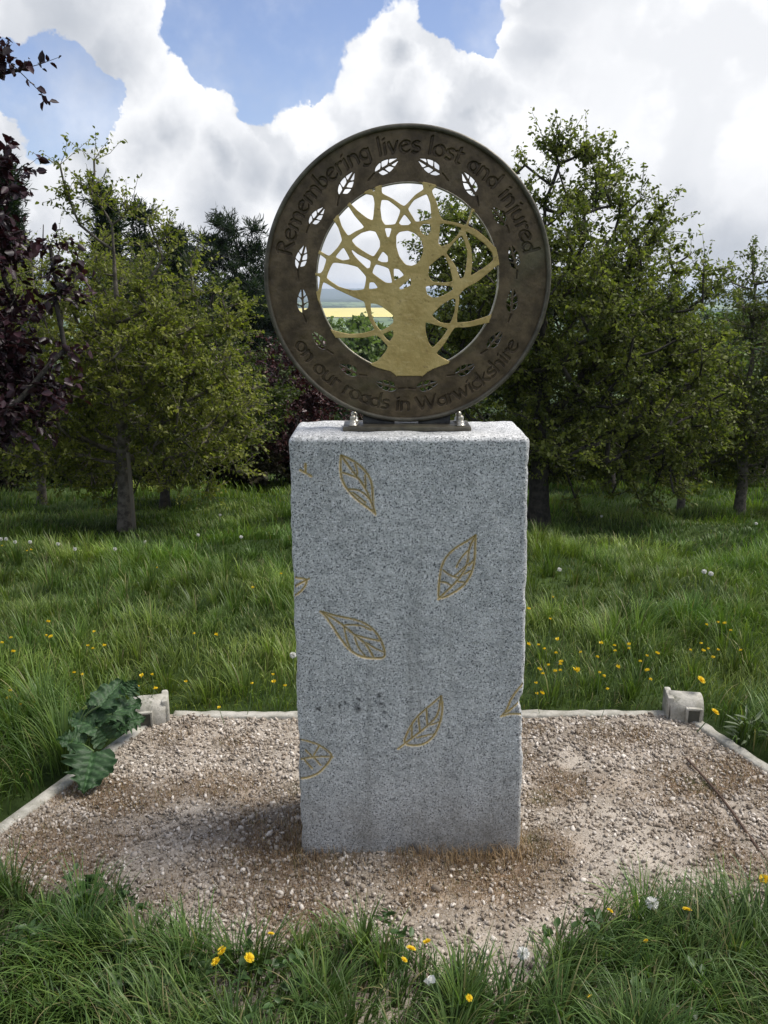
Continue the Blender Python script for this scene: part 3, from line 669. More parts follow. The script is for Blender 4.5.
# --- lettering: strokes drawn with a broad nib and cut into the ring
def arc(cx, cy, rx, ry, a0, a1, n=10):
    return [(cx + rx * math.cos(R_(a)), cy + ry * math.sin(R_(a))) for a in np.linspace(a0, a1, n)]
G = {
 'R': (.95, [[(.12, 0), (.12, 1.45)], arc(.30, 1.10, .42, .36, 130, -90), [(.35, .74), (.9, -.02)]]),
 'W': (1.55, [[(.0, 1.4), (.38, .0)], [(.38, .0), (.72, 1.3)], [(.66, 1.4), (1.04, .0)], [(1.04, 0), (1.42, 1.4)]]),
 'e': (.78, [arc(.4, .5, .36, .5, 350, 40, 14)[::-1] if False else arc(.4, .5, .36, .5, 40, 320, 14), [(.08, .48), (.66, .72)]]),
 'm': (1.25, [[(.12, 0), (.12, 1)], arc(.36, .55, .24, .42, 160, 0) + [(.60, 0)], arc(.86, .55, .26, .42, 160, 0) + [(1.12, 0)]]),
 'n': (.82, [[(.12, 0), (.12, 1)], arc(.38, .55, .28, .42, 160, 0) + [(.66, 0)]]),
 'b': (.8, [[(.12, 1.6), (.12, .1)], arc(.36, .48, .30, .46, 150, -150, 14)]),
 'r': (.58, [[(.14, 0), (.14, 1)], arc(.40, .60, .24, .36, 150, 50)]),
 'i': (.34, [[(.16, 0), (.16, 1)], [(.13, 1.35), (.19, 1.38)]]),
 'g': (.8, [arc(.38, .56, .30, .42, 20, 380, 16), [(.68, .95), (.68, -.1)], arc(.38, -.15, .30, .32, 0, -150)]),
 'l': (.34, [[(.16, 0), (.16, 1.6)]]),
 'v': (.78, [[(.06, 1), (.36, 0)], [(.36, 0), (.68, 1)]]),
 's': (.66, [arc(.34, .74, .24, .24, 40, 250, 9) + arc(.32, .25, .26, .26, 80, -140, 9)]),
 't': (.56, [[(.22, 1.4), (.22, .12)], [(.0, .98), (.5, .98)], arc(.38, .16, .16, .16, 180, 300)]),
 'o': (.84, [arc(.41, .5, .35, .48, 0, 360, 18)]),
 'a': (.8, [arc(.36, .46, .29, .42, 30, 330, 14), [(.66, .95), (.68, 0)]]),
 'd': (.82, [arc(.36, .46, .30, .44, 30, 330, 14), [(.66, 1.6), (.68, 0)]]),
 'j': (.34, [[(.2, 1), (.2, -.3)], arc(.02, -.3, .18, .2, 0, -110), [(.17, 1.35), (.23, 1.38)]]),
 'u': (.82, [[(.12, 1)] + arc(.38, .42, .26, .42, 180, 340), [(.66, 1), (.68, 0)]]),
 'w': (1.2, [[(.04, 1), (.32, 0)], [(.32, 0), (.56, .95)], [(.54, 1), (.82, 0)], [(.82, 0), (1.08, 1)]]),
 'c': (.68, [arc(.4, .5, .36, .48, 50, 310, 14)]),
 'k': (.76, [[(.12, 0), (.12, 1.6)], [(.62, 1), (.16, .45)], [(.26, .55), (.7, 0)]]),
 'h': (.82, [[(.12, 0), (.12, 1.6)], arc(.38, .55, .28, .42, 160, 0) + [(.66, 0)]]),
 ' ': (.48, [])}
NTH, NR = 2200, 118
th = np.linspace(0, 2 * np.pi, NTH, endpoint=False); rr = np.linspace(RI, RO - .008, NR)
TH, RR = np.meshgrid(th, rr, indexing='ij'); P2 = np.stack([RR * np.cos(TH), RR * np.sin(TH)], -1).reshape(-1, 2)
depth = np.zeros(len(P2)); pxm = P2
def engrave(text, a_start, a_end, Rb, xh, top):
    tot = sum(G[ch][0] for ch in text); adv = (R_(a_end - a_start)) / tot; u = 0
    nib = R_(35); w_, t_ = .0042, .0014
    Mx = np.array([[math.cos(nib) / w_, math.sin(nib) / w_], [-math.sin(nib) / t_, math.cos(nib) / t_]])
    thv = TH.ravel(); rv = RR.ravel()
    for ch in text:
        wd3, strokes = G[ch]; a = R_(a_start) + adv * (u + wd3 / 2)
        da = (thv - a + np.pi) % (2 * np.pi) - np.pi
        half = abs(adv) * wd3 * .5 + .03
        idx = np.where(np.abs(da) < half)[0]
        sx2 = abs(adv) * Rb           # metres per glyph unit along the arc
        if top: lx = -da[idx] * rv[idx]; ly = rv[idx] - Rb
        else: lx = da[idx] * rv[idx]; ly = Rb - rv[idx]
        Lp = np.stack([lx, ly], 1)
        for s_ in strokes:
            q = np.array([((x_ - wd3 / 2) * sx2, y_ * xh) for x_, y_ in s_])
            Pm = Lp @ Mx.T; qm = q @ Mx.T; d, _ = seg_dist(Pm, qm[:-1], qm[1:])
            v = np.clip((1.15 - d) / .5, 0, 1); depth[idx] = np.maximum(depth[idx], v)
        u += wd3
engrave('Remembering lives lost and injured', 169, 11.5, .3035, .0262, True)
engrave('on our roads in Warwickshire', 209, 331, .3385, .0240, False)
for a_, b_ in stems:
    idx = np.where(np.hypot(P2[:, 0] - a_[0], P2[:, 1] - a_[1]) < .05)[0]
    d, _ = seg_dist(P2[idx], np.array([a_]), np.array([b_])); depth[idx] = np.maximum(depth[idx], np.clip(1.5 - d / .0016, 0, 1) * .7)
colr = 1 - .34 * (depth * np.clip(.3 + 1.4 * fbm(P2[:, 0] * 25, P2[:, 1] * 25, 3), 0, 1.1))[:, None] * np.array([1, 1, 1.0])  # cut letters and stems darkened: settled patina plus painted groove shade
yf = -.006 + depth * .0042 + (fbm(P2[:, 0] * 45, P2[:, 1] * 45, 7) - .47) * .0016
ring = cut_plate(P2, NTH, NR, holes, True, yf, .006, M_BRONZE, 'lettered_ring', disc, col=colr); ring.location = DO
# rim: lathed lip, proud of the plate
def lathe(prof, n=256):
    p = np.array(prof); k_ = len(p); a = np.linspace(0, 2 * np.pi, n, endpoint=False)
    V = np.stack([p[None, :, 0] * np.cos(a)[:, None], np.broadcast_to(p[None, :, 1], (n, k_)), p[None, :, 0] * np.sin(a)[:, None]], -1).reshape(-1, 3)
    i = np.arange(n)[:, None] * k_; i2 = ((np.arange(n) + 1) % n)[:, None] * k_; j = np.arange(k_)[None]; j2 = (j + 1) % k_
    return V, np.stack([i + j, i + j2, i2 + j2, i2 + j], -1).reshape(-1, 4)
V, Fc = lathe([(RO - .009, -.0155), (RO - .007, -.018), (RO - .001, -.018), (RO + .002, -.0155), (RO + .002, .0155), (RO - .001, .018), (RO - .007, .018), (RO - .009, .0155)])
rim = mesh('rim', V, Fc, M_BRONZE2, disc, smooth=False); rim.location = DO
V, Fc = lathe([(RI - .0022, -.0075), (RI + .0012, -.0075), (RI + .0012, .0078), (RI - .0022, .0078)])
M_GLINT = bronze('glint_bronze', (.25, .22, .16), (.45, .41, .31), .6, .38, False)  # paler bronze, put in for the highlight along the inner edge
ir = mesh('inner_rim', V, Fc, M_GLINT, disc); ir.location = DO
# --- gilded tree: plate with traced openings
ca = lambda pts: crop(pts, 310, 170, 7.68); cb2 = lambda pts: crop(pts, 400, 170, 7.68)
cc2 = lambda pts: crop(pts, 310, 260, 7.68); cd2 = lambda pts: crop(pts, 400, 260, 7.68)
H = [ca([(295, 235), (375, 185), (480, 200), (490, 260), (480, 384), (440, 366), (370, 310)]), ca([(476, 152), (488, 142), (500, 150), (488, 163)]),
 ca([(215, 320), (285, 270), (340, 360), (415, 440), (350, 465), (295, 502), (250, 430)]),
 ca([(50, 600), (100, 440), (175, 385), (215, 450), (242, 540), (210, 590), (150, 657), (75, 612)]),
 ca([(325, 540), (400, 488), (460, 472), (500, 480), (530, 545), (532, 590), (487, 662), (420, 622), (360, 582)]),
 ca([(200, 668), (257, 597), (304, 684), (250, 688)]), ca([(320, 612), (370, 652), (462, 698), (456, 745), (438, 752), (380, 692), (340, 652)]),
 ca([(524, 690), (560, 630), (592, 665), (594, 704), (555, 702)]), ca([(552, 236), (600, 240), (692, 310), (652, 414), (578, 417), (556, 380), (546, 300)]),
 ca([(577, 452), (624, 452), (606, 512), (593, 508)]),
 ca([(575, 60), (558, 120), (558, 180), (640, 218), (722, 278), (801, 190), (866, 150), (856, 105), (720, 50)]),
 ca([(55, 640), (125, 690), (100, 761), (85, 785), (40, 790)]), cc2([(40, 120), (78, 138), (65, 232), (35, 240)]),
 cb2([(-24, 510), (0, 482), (60, 473), (110, 493), (152, 530), (173, 590), (167, 650), (130, 712), (90, 730), (45, 722), (0, 662), (-22, 590)]),
 cb2([(-4, 408), (34, 345), (80, 405), (60, 420), (15, 421)]), cb2([(66, 302), (110, 238), (203, 190), (226, 260), (237, 370), (190, 386), (122, 393), (98, 350)]),
 cb2([(155, 450), (178, 422), (228, 422), (232, 460), (207, 505), (170, 482)]),
 cb2([(245, 165), (300, 120), (420, 140), (530, 250), (545, 300), (517, 372), (497, 424), (440, 402), (330, 381), (305, 340), (290, 260)]),
 cb2([(310, 416), (400, 428), (468, 450), (432, 502), (380, 557), (318, 584), (298, 560), (308, 480)]),
 cb2([(558, 320), (548, 370), (523, 432), (592, 460), (664, 522), (725, 595), (790, 520), (700, 380)]),
 cb2([(502, 474), (562, 510), (642, 570), (702, 640), (710, 690), (640, 745), (540, 808), (548, 770), (557, 690), (546, 600), (518, 530)]),
 cb2([(356, 640), (420, 558), (472, 507), (494, 560), (512, 640), (503, 740), (488, 815), (458, 834), (432, 740), (400, 690)]),
 cb2([(332, 655), (372, 740), (402, 852), (330, 858), (250, 852), (222, 808), (228, 745), (260, 715)]),
 cd2([(200, 205), (270, 198), (382, 202), (404, 225), (330, 267), (260, 288), (212, 260)]), cd2([(245, 424), (320, 350), (403, 297), (423, 310), (412, 400), (382, 484), (310, 472)]),
 cd2([(198, 480), (280, 508), (366, 528), (312, 600), (250, 670), (218, 620), (200, 540)]),
 cd2([(280, 712), (340, 650), (390, 570), (420, 523), (520, 521), (700, 478), (740, 520), (640, 680), (460, 790), (390, 775), (330, 745)]),
 cd2([(458, 270), (500, 223), (600, 170), (700, 82), (750, 40), (800, 90), (780, 300), (700, 412), (620, 440), (540, 466), (438, 477), (443, 400), (458, 320)]),
 cc2([(180, 22), (290, 40), (362, 58), (428, 130), (412, 222), (330, 228), (230, 202), (130, 137)]), cc2([(508, 36), (602, 68), (628, 172), (580, 168), (482, 100)]),
 cc2([(462, 176), (490, 178), (518, 212), (458, 222)]), cc2([(646, 70), (682, 78), (718, 115), (650, 154)]), cc2([(684, 216), (768, 145), (768, 150), (770, 192), (705, 222)]),
 cc2([(105, 170), (200, 228), (330, 290), (412, 322), (422, 370), (452, 460), (493, 532), (400, 557), (300, 562), (210, 542), (140, 520), (70, 420), (85, 280)]),
 cc2([(468, 335), (530, 348), (594, 395), (632, 425), (634, 480), (590, 512), (545, 538), (510, 490), (478, 420)]), cc2([(565, 570), (634, 540), (636, 580), (610, 620), (583, 590)]),
 cc2([(170, 598), (300, 600), (420, 602), (510, 577), (592, 660), (582, 692), (515, 772), (430, 800), (300, 740), (200, 680)])]
def soften(p, k=.11, it=2):
    p = np.asarray(p, float)
    for _ in range(it):
        q = np.roll(p, -1, 0); p = np.stack([(1 - k) * p + k * q, k * p + (1 - k) * q], 1).reshape(-1, 2); k = .25
    return p
HP = []
for h_ in H:
    q = np.array([dpx(p) for p in h_]); c0 = q.mean(0); d0 = q - c0; L0 = np.linalg.norm(d0, axis=1)[:, None]
    HP.append(soften(c0 + d0 * (1 + .0021 / L0)))
s1 = .0017; ax = np.arange(-.246, .2461, s1); X, Y = np.meshgrid(ax, ax, indexing='ij'); n_ = len(ax)
P2t = np.stack([X, Y], -1).reshape(-1, 2); rad = np.hypot(*P2t.T)
rp = soften([dpx(p) for p in ((373, 358), (379, 354), (392, 346), (410, 340), (428, 346), (446, 353), (455, 358), (449, 363), (437, 367), (428, 371), (420, 378), (407, 380), (397, 377), (391, 371), (382, 366))])
inr = inside(P2t, rp); dr_, cr_ = seg_dist(P2t, rp, np.roll(rp, -1, 0)); dr_[inr] *= -1
yft = -.0098 + (fbm(P2t[:, 0] * 70, P2t[:, 1] * 70, 17) - .47) * .002
solid = (rad < RI + .0045) | (inr)
rk = (rad > RI + .003) & ~inr
P2c = P2t.copy(); P2c[rk] *= ((RI + .003) / rad[rk])[:, None]
outer = inr & (dr_ > -.0022) & (rad > RI + .003); P2c[outer] = cr_[outer]
tree_plate = cut_plate(P2c.reshape(n_, n_, 2), n_, n_, HP, False, yft, -.002, M_GOLD, 'gilded_tree', disc, solid_extra=solid); tree_plate.location = DO
# --- foot: bronze base plate, cradle wedges, bolts
zt = -.012
bp = Bag(); bp.add(*box_vf(0, -.01, .006 + zt, .338, .115, .012, .0035)); o = bp.build('base_plate', M_BRONZE2, disc)
for sx in (-1, 1):
    bg = Bag()
    pts = []
    for i in range(9):
        xx = sx * (.032 + .085 * i / 8); zc = DO[2] - math.sqrt(max(.0, (RO + .0025) ** 2 - xx ** 2))
        pts.append((xx, min(zc, .030)))
    V = []; 
    for yy in (-.012, .012):
        for xx, zc in pts: V.append((xx, yy, zc if zc < .03 else .03))
        for xx, zc in pts: V.append((xx, yy, .0005))
    V = np.array(V); k_ = 9; Fq = []
    for i in range(8):
        Fq += [(i, i + 1, i + 1 + k_, i + k_), (18 + i, 18 + i + k_, 18 + i + 1 + k_, 18 + i + 1), (i, 18 + i, 18 + i + 1, i + 1)]
    Fq += [(0, k_, k_ + 18, 18), (8, 26, 35, 17)]
    bg.add(V, np.array(Fq)); o = bg.build('cradle', M_IRON, disc)
def bolt_mesh():
    bg = Bag(); a = np.linspace(0, 2 * np.pi, 6, endpoint=False)
    prof = [(.0001, 0), (.013, 0), (.013, .0025), (.0105, .003), (.0105, .011), (.0085, .0125), (.0075, .0135), (.0075, .016), (.0088, .019), (.0078, .024), (.0045, .0275), (.0001, .0285)]
    p = np.array(prof); n = 16; an = np.linspace(0, 2 * np.pi, n, endpoint=False)
    V = np.stack([p[None, :, 0] * np.cos(an)[:, None], p[None, :, 0] * np.sin(an)[:, None], np.broadcast_to(p[None, :, 1], (n, len(p)))], -1).reshape(-1, 3)
    i = np.arange(n)[:, None] * len(p); i2 = ((np.arange(n) + 1) % n)[:, None] * len(p); j = np.arange(len(p) - 1)[None]
    return V, np.stack([i + j, i2 + j, i2 + j + 1, i + j + 1], -1).reshape(-1, 4)
V, Fc = bolt_mesh(); b0 = mesh('bolt', V, Fc, M_STEEL, disc, smooth=True); b0.location = (-.142, -.045, .0005)
for xx, yy in ((.142, -.045), (-.142, .025), (.142, .025)):
    o = b0.copy(); C.objects.link(o); o.parent = disc; o.location = (xx, yy, .0005)

# ------------------------------------------------------------------ kerbs and corner blocks
def kerb(name, a, b_, label, wd4=.045, h=.014):
    a = np.array(a); b_ = np.array(b_); L = np.linalg.norm(b_ - a); ang = math.atan2(*(b_ - a)[::-1]); c0 = (a + b_) / 2
    n = int(L / .02); xs = np.linspace(-L / 2, L / 2, n); prof = [(-wd4 / 2, -.05), (-wd4 / 2, h - .006), (-wd4 / 2 + .006, h), (wd4 / 2 - .006, h), (wd4 / 2, h - .006), (wd4 / 2, -.05)]
    V = np.array([[x_, y_, z_] for x_ in xs for y_, z_ in prof]); 
    nz = (fbm(V[:, 0] * 30 + a[0] * 50, V[:, 1] * 60 + V[:, 2] * 60, 3) - .47) * .008
    V[:, 1] += nz; V[:, 2] += np.where(V[:, 2] > 0, nz, 0); k_ = 6
    V[:, 1] += .004 * np.sin(V[:, 0] * 3)
    Fq = []
    for i in range(n - 1):
        for j in range(5): Fq.append((i * 6 + j, i * 6 + j + 1, (i + 1) * 6 + j + 1, (i + 1) * 6 + j))
    Fq += [(0, 5, 4, 1), (1, 4, 3, 2)]; e = (n - 1) * 6; Fq += [(e, e + 1, e + 4, e + 5), (e + 1, e + 2, e + 3, e + 4)]
    o = mesh(name, V, np.array(Fq), M_CONC); o.location = (c0[0], c0[1], 0); o.rotation_euler = (0, 0, ang)
    return tag(o, label, 'kerb', 'concrete kerbs edging the gravel plot')
kerb('kerb', KL0 + np.array([.055, .0]), KR0 + np.array([-.06, .0]), 'long pale concrete kerb behind the plinth, along the back of the gravel')
dL = (KL1 - KL0) / np.linalg.norm(KL1 - KL0); dR = (KR1 - KR0) / np.linalg.norm(KR1 - KR0)
kerb('kerb', KL0 + dL * .03, KL2, 'pale concrete kerb slanting down the left side of the gravel beside the burdock')
kerb('kerb', KR0 + dR * .04, KR2, 'short concrete kerb half hidden by grass on the right side of the gravel')
def corner_block(loc, rz, label, k_):
    root = empty('corner_block', loc, label, 'corner block', 'concrete corner blocks of the gravel plot'); root.rotation_euler = (0, 0, rz)
    # D-shaped body extruded along x, with a square mortise in its front
    Lb = .062; prof = [(-.048, -.04), (-.052, .03), (-.046, .068), (-.030, .090), (-.008, .098), (.02, .098), (.044, .086), (.056, .05), (.056, -.04)]
    prof = np.array(prof); n = len(prof); xs = [-Lb, -Lb + .004, -.02, .02, Lb - .004, Lb]; V = []
    for i, x_ in enumerate(xs):
        s_ = .94 if i in (0, 5) else 1
        for y_, z_ in prof: V.append((x_, y_ * s_, z_ * s_ if z_ > 0 else z_))
    V = np.array(V); V += (np.random.default_rng(k_).random(V.shape) - .5) * .004; Fq = []
    for i in range(5):
        for j in range(n - 1): Fq.append((i * n + j, (i + 1) * n + j, (i + 1) * n + j + 1, i * n + j + 1))
    tri = []
    for e in (0, 5 * n):
        for j in range(1, n - 2, 2): Fq.append((e, e + j, e + j + 1, e + j + 2) if e else (e, e + j + 2, e + j + 1, e + j))
    o = mesh('body', V, np.array(Fq), M_CONC, root)
    # mortise frame: four little ledges and a recessed panel coloured dark as the socket's shade
    bg = Bag(); cxm = .022 * k_ / abs(k_) if k_ else 0
    mx_ = .024 if k_ == 1 else -.018
    for (cx_, cz_, sx2, sz2) in ((mx_ - .025, .035, .009, .065), (mx_ + .025, .035, .009, .065), (mx_, .064, .042, .009)):
        bg.add(*box_vf(cx_, -.056, cz_, sx2, .016, sz2, .002))
    bg.build('mortise_frame', M_CONC, root)
    bg = Bag(); bg.add(*box_vf(mx_, -.053, .031, .041, .006, .058)); bg.build('mortise', M_SOCKET, root)
    # raised flange on one end
    bg = Bag(); fx_ = Lb * (.93 if k_ == 2 else -.93)
    bg.add(*box_vf(fx_, .010, .035, .026, .10, .122, .008)); bg.build('flange', M_CONC, root)
    return root
m, t = mat_new('socket_shade'); M_SOCKET = m  # darker concrete tone that paints the shade inside the socket
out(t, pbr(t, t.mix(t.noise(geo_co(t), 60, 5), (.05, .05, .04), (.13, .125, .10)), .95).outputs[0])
pL = on_z(150, 722); pR = on_z(684, 718)
corner_block((pL[0], pL[1] + .01, 0), R_(14), 'chipped concrete corner block beside the burdock, at the left end of the back kerb', 2)
corner_block((pR[0], pR[1] + .01, 0), R_(-8), 'rounded concrete corner block with a square socket, at the right end of the back kerb', 1)
# thin edging strip lying on the gravel
a = on_z(686, 758, .012); b_ = on_z(790, 885, .012); tt = np.linspace(0, 1, 24)[:, None]
pts = a + (b_ - a) * tt + np.array([.01, 0, 0]) * np.sin(tt * 5); V, Fc = tube(pts, .0050, 4)
tag(mesh('edging_strip', V, Fc, M_RUST), 'thin dark rusty strip lying across the gravel at the right of the plinth', 'metal strip')

# ------------------------------------------------------------------ trees
def leaf_quads(P, D, size, rng, aspect=.55, droop=.2, fold=.25):
    """folded leaves: 6 verts, 2 quads each; P base, D direction"""
    n = len(P); D = D / (np.linalg.norm(D, axis=1)[:, None] + 1e-9)
    ref = rng.normal(size=(n, 3)); ref[:, 2] += 1.2
    A = np.cross(D, ref); A /= np.linalg.norm(A, axis=1)[:, None] + 1e-9; Nn = np.cross(A, D)
    s = size[:, None]; w_ = s * aspect * .5
    p0 = P; p3 = P + D * s - Nn * s * droop
    m1 = P + D * s * .35; m2 = P + D * s * .72 - Nn * s * droop * .5
    V = np.stack([p0, m1 + A * w_ + Nn * w_ * fold, m2 + A * w_ * .75 + Nn * w_ * fold, p3, m2 - A * w_ * .75 + Nn * w_ * fold, m1 - A * w_ + Nn * w_ * fold], 1)
    Fc = np.array([(0, 1, 2, 3), (0, 3, 4, 5)])[None] + 6 * np.arange(n)[:, None, None]
    return V.reshape(-1, 3), Fc.reshape(-1, 4)
P_, aw, nn_ = WEEDS
V, Fc = leaf_quads(P_, np.stack([np.cos(aw), np.sin(aw), rng.uniform(0, .7, nn_)], 1), rng.uniform(.012, .034, nn_), rng, aspect=.62)
FG_BAG.add(V, Fc, np.repeat(np.array([.05, .095, .03]) * rng.uniform(.7, 1.4, (nn_, 1)), 6, 0))
tag(FG_BAG.build('foreground_grass', M_GRASS), kind='stuff')
def make_tree(name, label, cat, base, trunk_top, trunk_r, blobs_, ntarget, twigs, leaves_per, leaf_size, cols, seed, group=None, mat=None, bark=None,
              twig_len=.3, up=.5, needle=False, aspect=.6, hollow=.0, extra=None, min_z=None, sides=6):
    """blobs_: (centre, radii, weight) the crown's uneven volume. Limbs reach out to points spread in it."""
    rng = np.random.default_rng(seed); base = np.array(base, float); top = np.array(trunk_top, float)
    if not needle and leaf_size < .055: leaves_per = int(leaves_per * 1.5); leaf_size *= .80
    root = empty(name, tuple(base), label, cat, group)
    nt_ = 14; tt = np.linspace(0, 1, nt_)[:, None]; trunk = base + (top - base) * tt + rng.normal(0, .02, (nt_, 3)) * np.array([1, 1, 0]) * np.linalg.norm(top - base) * .3 * np.sin(tt * np.pi)
    trunk[0, 2] -= .1
    wts = np.array([b_[2] * b_[1][0] * b_[1][1] * b_[1][2] for b_ in blobs_]); wts /= wts.sum()
    T = []
    for k_, b_ in enumerate(blobs_):
        n = max(2, int(ntarget * wts[k_])); d = rng.normal(size=(n, 3)); d /= np.linalg.norm(d, axis=1)[:, None]
        r = rng.random(n) ** (1 / 3); r = hollow + (1 - hollow) * r
        T.append(np.array(b_[0]) + d * r[:, None] * np.array(b_[1]))
    T = np.concatenate(T)
    if extra is not None: T = np.concatenate([T, np.array(extra)])
    if min_z is not None: T = T[T[:, 2] > min_z]
    order = np.argsort(np.hypot(*(T - (base + top) / 2)[:, :2].T) + .5 * np.abs(T[:, 2] - top[2] * .5 - base[2] * .5)); T = T[order]
    nodes = [tuple(p) for p in trunk]; par = [-1] + list(range(nt_ - 1)); NP = np.array(nodes)
    chains = []
    for q in T:
        dv = q - NP; dist = np.linalg.norm(dv, axis=1); pen = np.where(dv[:, 2] < dist * (up - .35), .9 * dist, 0)
        pen = pen + np.where(NP[:, 2] < base[2] + .22 * (top[2] - base[2]), .6, 0)
        k_ = int(np.argmin(dist + pen)); p = NP[k_]; L = dist[k_]; n = max(2, min(6, int(L / .22) + 1))
        s_ = np.linspace(0, 1, n + 1)[1:, None]; ctrl = (p + q) / 2 + np.array([0, 0, -.10 * L]) + rng.normal(0, .09, 3) * L
        pts = (1 - s_) ** 2 * p + 2 * s_ * (1 - s_) * ctrl + s_ ** 2 * q
        st = len(nodes); ids = [k_]
        for j in range(n): nodes.append(tuple(pts[j])); par.append(k_ if j == 0 else st + j - 1); ids.append(st + j)
        NP = np.concatenate([NP, pts]); chains.append(ids)
    cntn = np.zeros(len(nodes))
    for ids in chains: cntn[ids[-1]] += 1
    for i in range(len(nodes) - 1, 0, -1): cntn[par[i]] += cntn[i]
    r = .006 + trunk_r * (cntn / max(cntn[0], 1)) ** .5 * .9
    bg = Bag(); tr = np.linspace(1.15, .12, nt_) * trunk_r; tr[0] *= 1.35
    V, Fc = tube(trunk, tr, 10); bg.add(V - base, Fc)
    for ids in chains:
        rad_ = r[ids].copy(); rad_[0] = min(rad_[0], rad_[1] * 1.3); V, Fc = tube(NP[ids], rad_, sides if rad_[0] > .02 else 4); bg.add(V - base, Fc)
    # twigs
    Q = np.concatenate([T, NP[nt_:][rng.random(len(NP) - nt_) < .45]]); n = len(Q) * twigs
    P0 = np.repeat(Q, twigs, 0); d = rng.normal(size=(n, 3)); d[:, 2] = d[:, 2] * .7 + up * .9
    ctr = np.average([b_[0] for b_ in blobs_], axis=0, weights=wts); outw = P0 - ctr; outw[:, 2] *= .4; d = d + .7 * outw / (np.linalg.norm(outw, axis=1)[:, None] + .3)
    d /= np.linalg.norm(d, axis=1)[:, None]; tl = twig_len * rng.uniform(.4, 1.3, n)
    tip = P0 + d * tl[:, None]; mid = (P0 + tip) / 2 + rng.normal(0, .04, (n, 3)) * tl[:, None]
    rt = np.array([.0035, .0028, .0015])
    pr = np.stack([P0, mid, tip], 1); A = np.cross(d, rng.normal(size=(n, 3))); A /= np.linalg.norm(A, axis=1)[:, None]; B = np.cross(d, A)
    ring3 = np.stack([A * math.cos(a_) + B * math.sin(a_) for a_ in (0, 2.094, 4.189)], 1)
    TV = (pr[:, :, None, :] + ring3[:, None] * rt[None, :, None, None]).reshape(-1, 3)
    ft = np.array([(i * 3 + j, i * 3 + (j + 1) % 3, (i + 1) * 3 + (j + 1) % 3, (i + 1) * 3 + j) for i in range(2) for j in range(3)])
    bg.add(TV - base, (ft[None] + 9 * np.arange(n)[:, None, None]).reshape(-1, 4))
    bg.build('trunk', bark or M_BARK, root, smooth=True)
    # leaves
    m_ = n * leaves_per; s_ = rng.uniform(.1, 1.08, m_)[:, None]; LP = np.repeat(P0, leaves_per, 0) * (1 - s_) + np.repeat(tip, leaves_per, 0) * s_
    LD = np.repeat(d, leaves_per, 0) * (.9 if needle else .5) + rng.normal(size=(m_, 3)) * (.5 if needle else .8); LD[:, 2] -= 0 if needle else .25
    sz = leaf_size * rng.uniform(.4, 1.4, m_)
    if needle:
        V, Fc = leaf_quads(LP, LD, sz, rng, aspect=.13, droop=.05, fold=0)
    else: V, Fc = leaf_quads(LP + rng.normal(0, .012, LP.shape), LD, sz, rng, aspect=aspect)
    ca_, cb_ = np.array(cols[0]), np.array(cols[1]); clump = np.repeat(np.clip(rng.normal(.45, .28, n), 0, 1), leaves_per)[:, None]
    c = ca_ + (cb_ - ca_) * np.clip(clump + rng.normal(0, .15, (m_, 1)), 0, 1)
    mesh('crown', V - base, Fc, mat or M_LEAF, root, col=np.repeat(c, 6, 0))
    return root
def bl(px, py, Y_, rx, ry, rz=None, wt=1.0):
    """crown lump whose centre is seen at a pixel at distance Y_, radii given in pixels there"""
    c = at(px, py, Y_); s_ = Y_ / F; return (c, (rx * s_, (rz if rz else rx) * s_, ry * s_), wt)
def gnd(px, Y_):
    x_ = (px - 384) / F * Y_ * 1.03; return np.array([x_, Y_, float(ground_z(x_, Y_))])
OLIVE = ((.10, .125, .024), (.29, .30, .062)); DGREEN = ((.018, .032, .010), (.06, .082, .022)); MID = ((.065, .09, .025), (.18, .20, .06))
YL = 7.6
make_tree('lime_tree', 'loose olive green tree with a stake against its trunk, left of the plinth', 'tree', gnd(123, YL), at(112, 225, YL), .062,
  [bl(125, 345, YL, 85, 66, 70), bl(150, 400, YL + .3, 120, 70, 110), bl(225, 430, YL, 55, 60, 60), bl(50, 400, YL, 75, 70, 80), bl(190, 330, YL, 60, 60, 60), bl(60, 320, YL, 50, 55, 60, .6), bl(95, 258, YL, 42, 32, 40, .22), bl(30, 455, YL, 60, 40, 60), bl(140, 470, YL + .5, 110, 28, 80, .9),
   bl(170, 285, YL + .3, 40, 48, 45, .6)], 330, 5, 11, .045, OLIVE, 11, 'broadleaf trees round the meadow', twig_len=.26, up=.55,
  extra=[at(x_, y_, YL) for x_, y_ in ((60, 165), (68, 195), (94, 160), (90, 190), (128, 210), (150, 225), (165, 235), (100, 205), (80, 225))])
YR = 8.3
make_tree('hawthorn_tree', 'big bushy dark green tree rising behind the right side of the bronze disc', 'tree', gnd(540, YR), at(545, 200, YR), .10,
  [bl(565, 230, YR, 85, 70, 80), bl(600, 325, YR, 120, 80, 110, 1.5), bl(610, 410, YR, 120, 75, 110, 1.1), bl(478, 285, YR + .3, 72, 80, 90, 1.8), bl(455, 370, YR + .5, 70, 60, 80), bl(520, 430, YR, 60, 60, 90), bl(640, 285, YR, 42, 38, 55, .7), bl(550, 195, YR, 45, 30, 45, .5), bl(600, 190, YR, 42, 40, 45, .6),
   bl(690, 395, YR - .2, 45, 75, 60), bl(600, 478, YR, 85, 24, 70, 1.1), bl(680, 465, YR, 50, 28, 60, 1.0), bl(440, 235, YR + .3, 22, 30, 30, .5)], 560, 5, 12, .048, ((.065, .088, .020), (.24, .26, .062)), 12, 'broadleaf trees round the meadow', twig_len=.27, up=.5, bark=M_BARKD,
  extra=[at(x_, y_, YR) for x_, y_ in ((560, 150), (568, 146), (525, 165), (515, 175), (600, 178), (615, 185), (640, 200), (668, 225), (690, 255), (650, 220), (585, 150), (545, 148))])
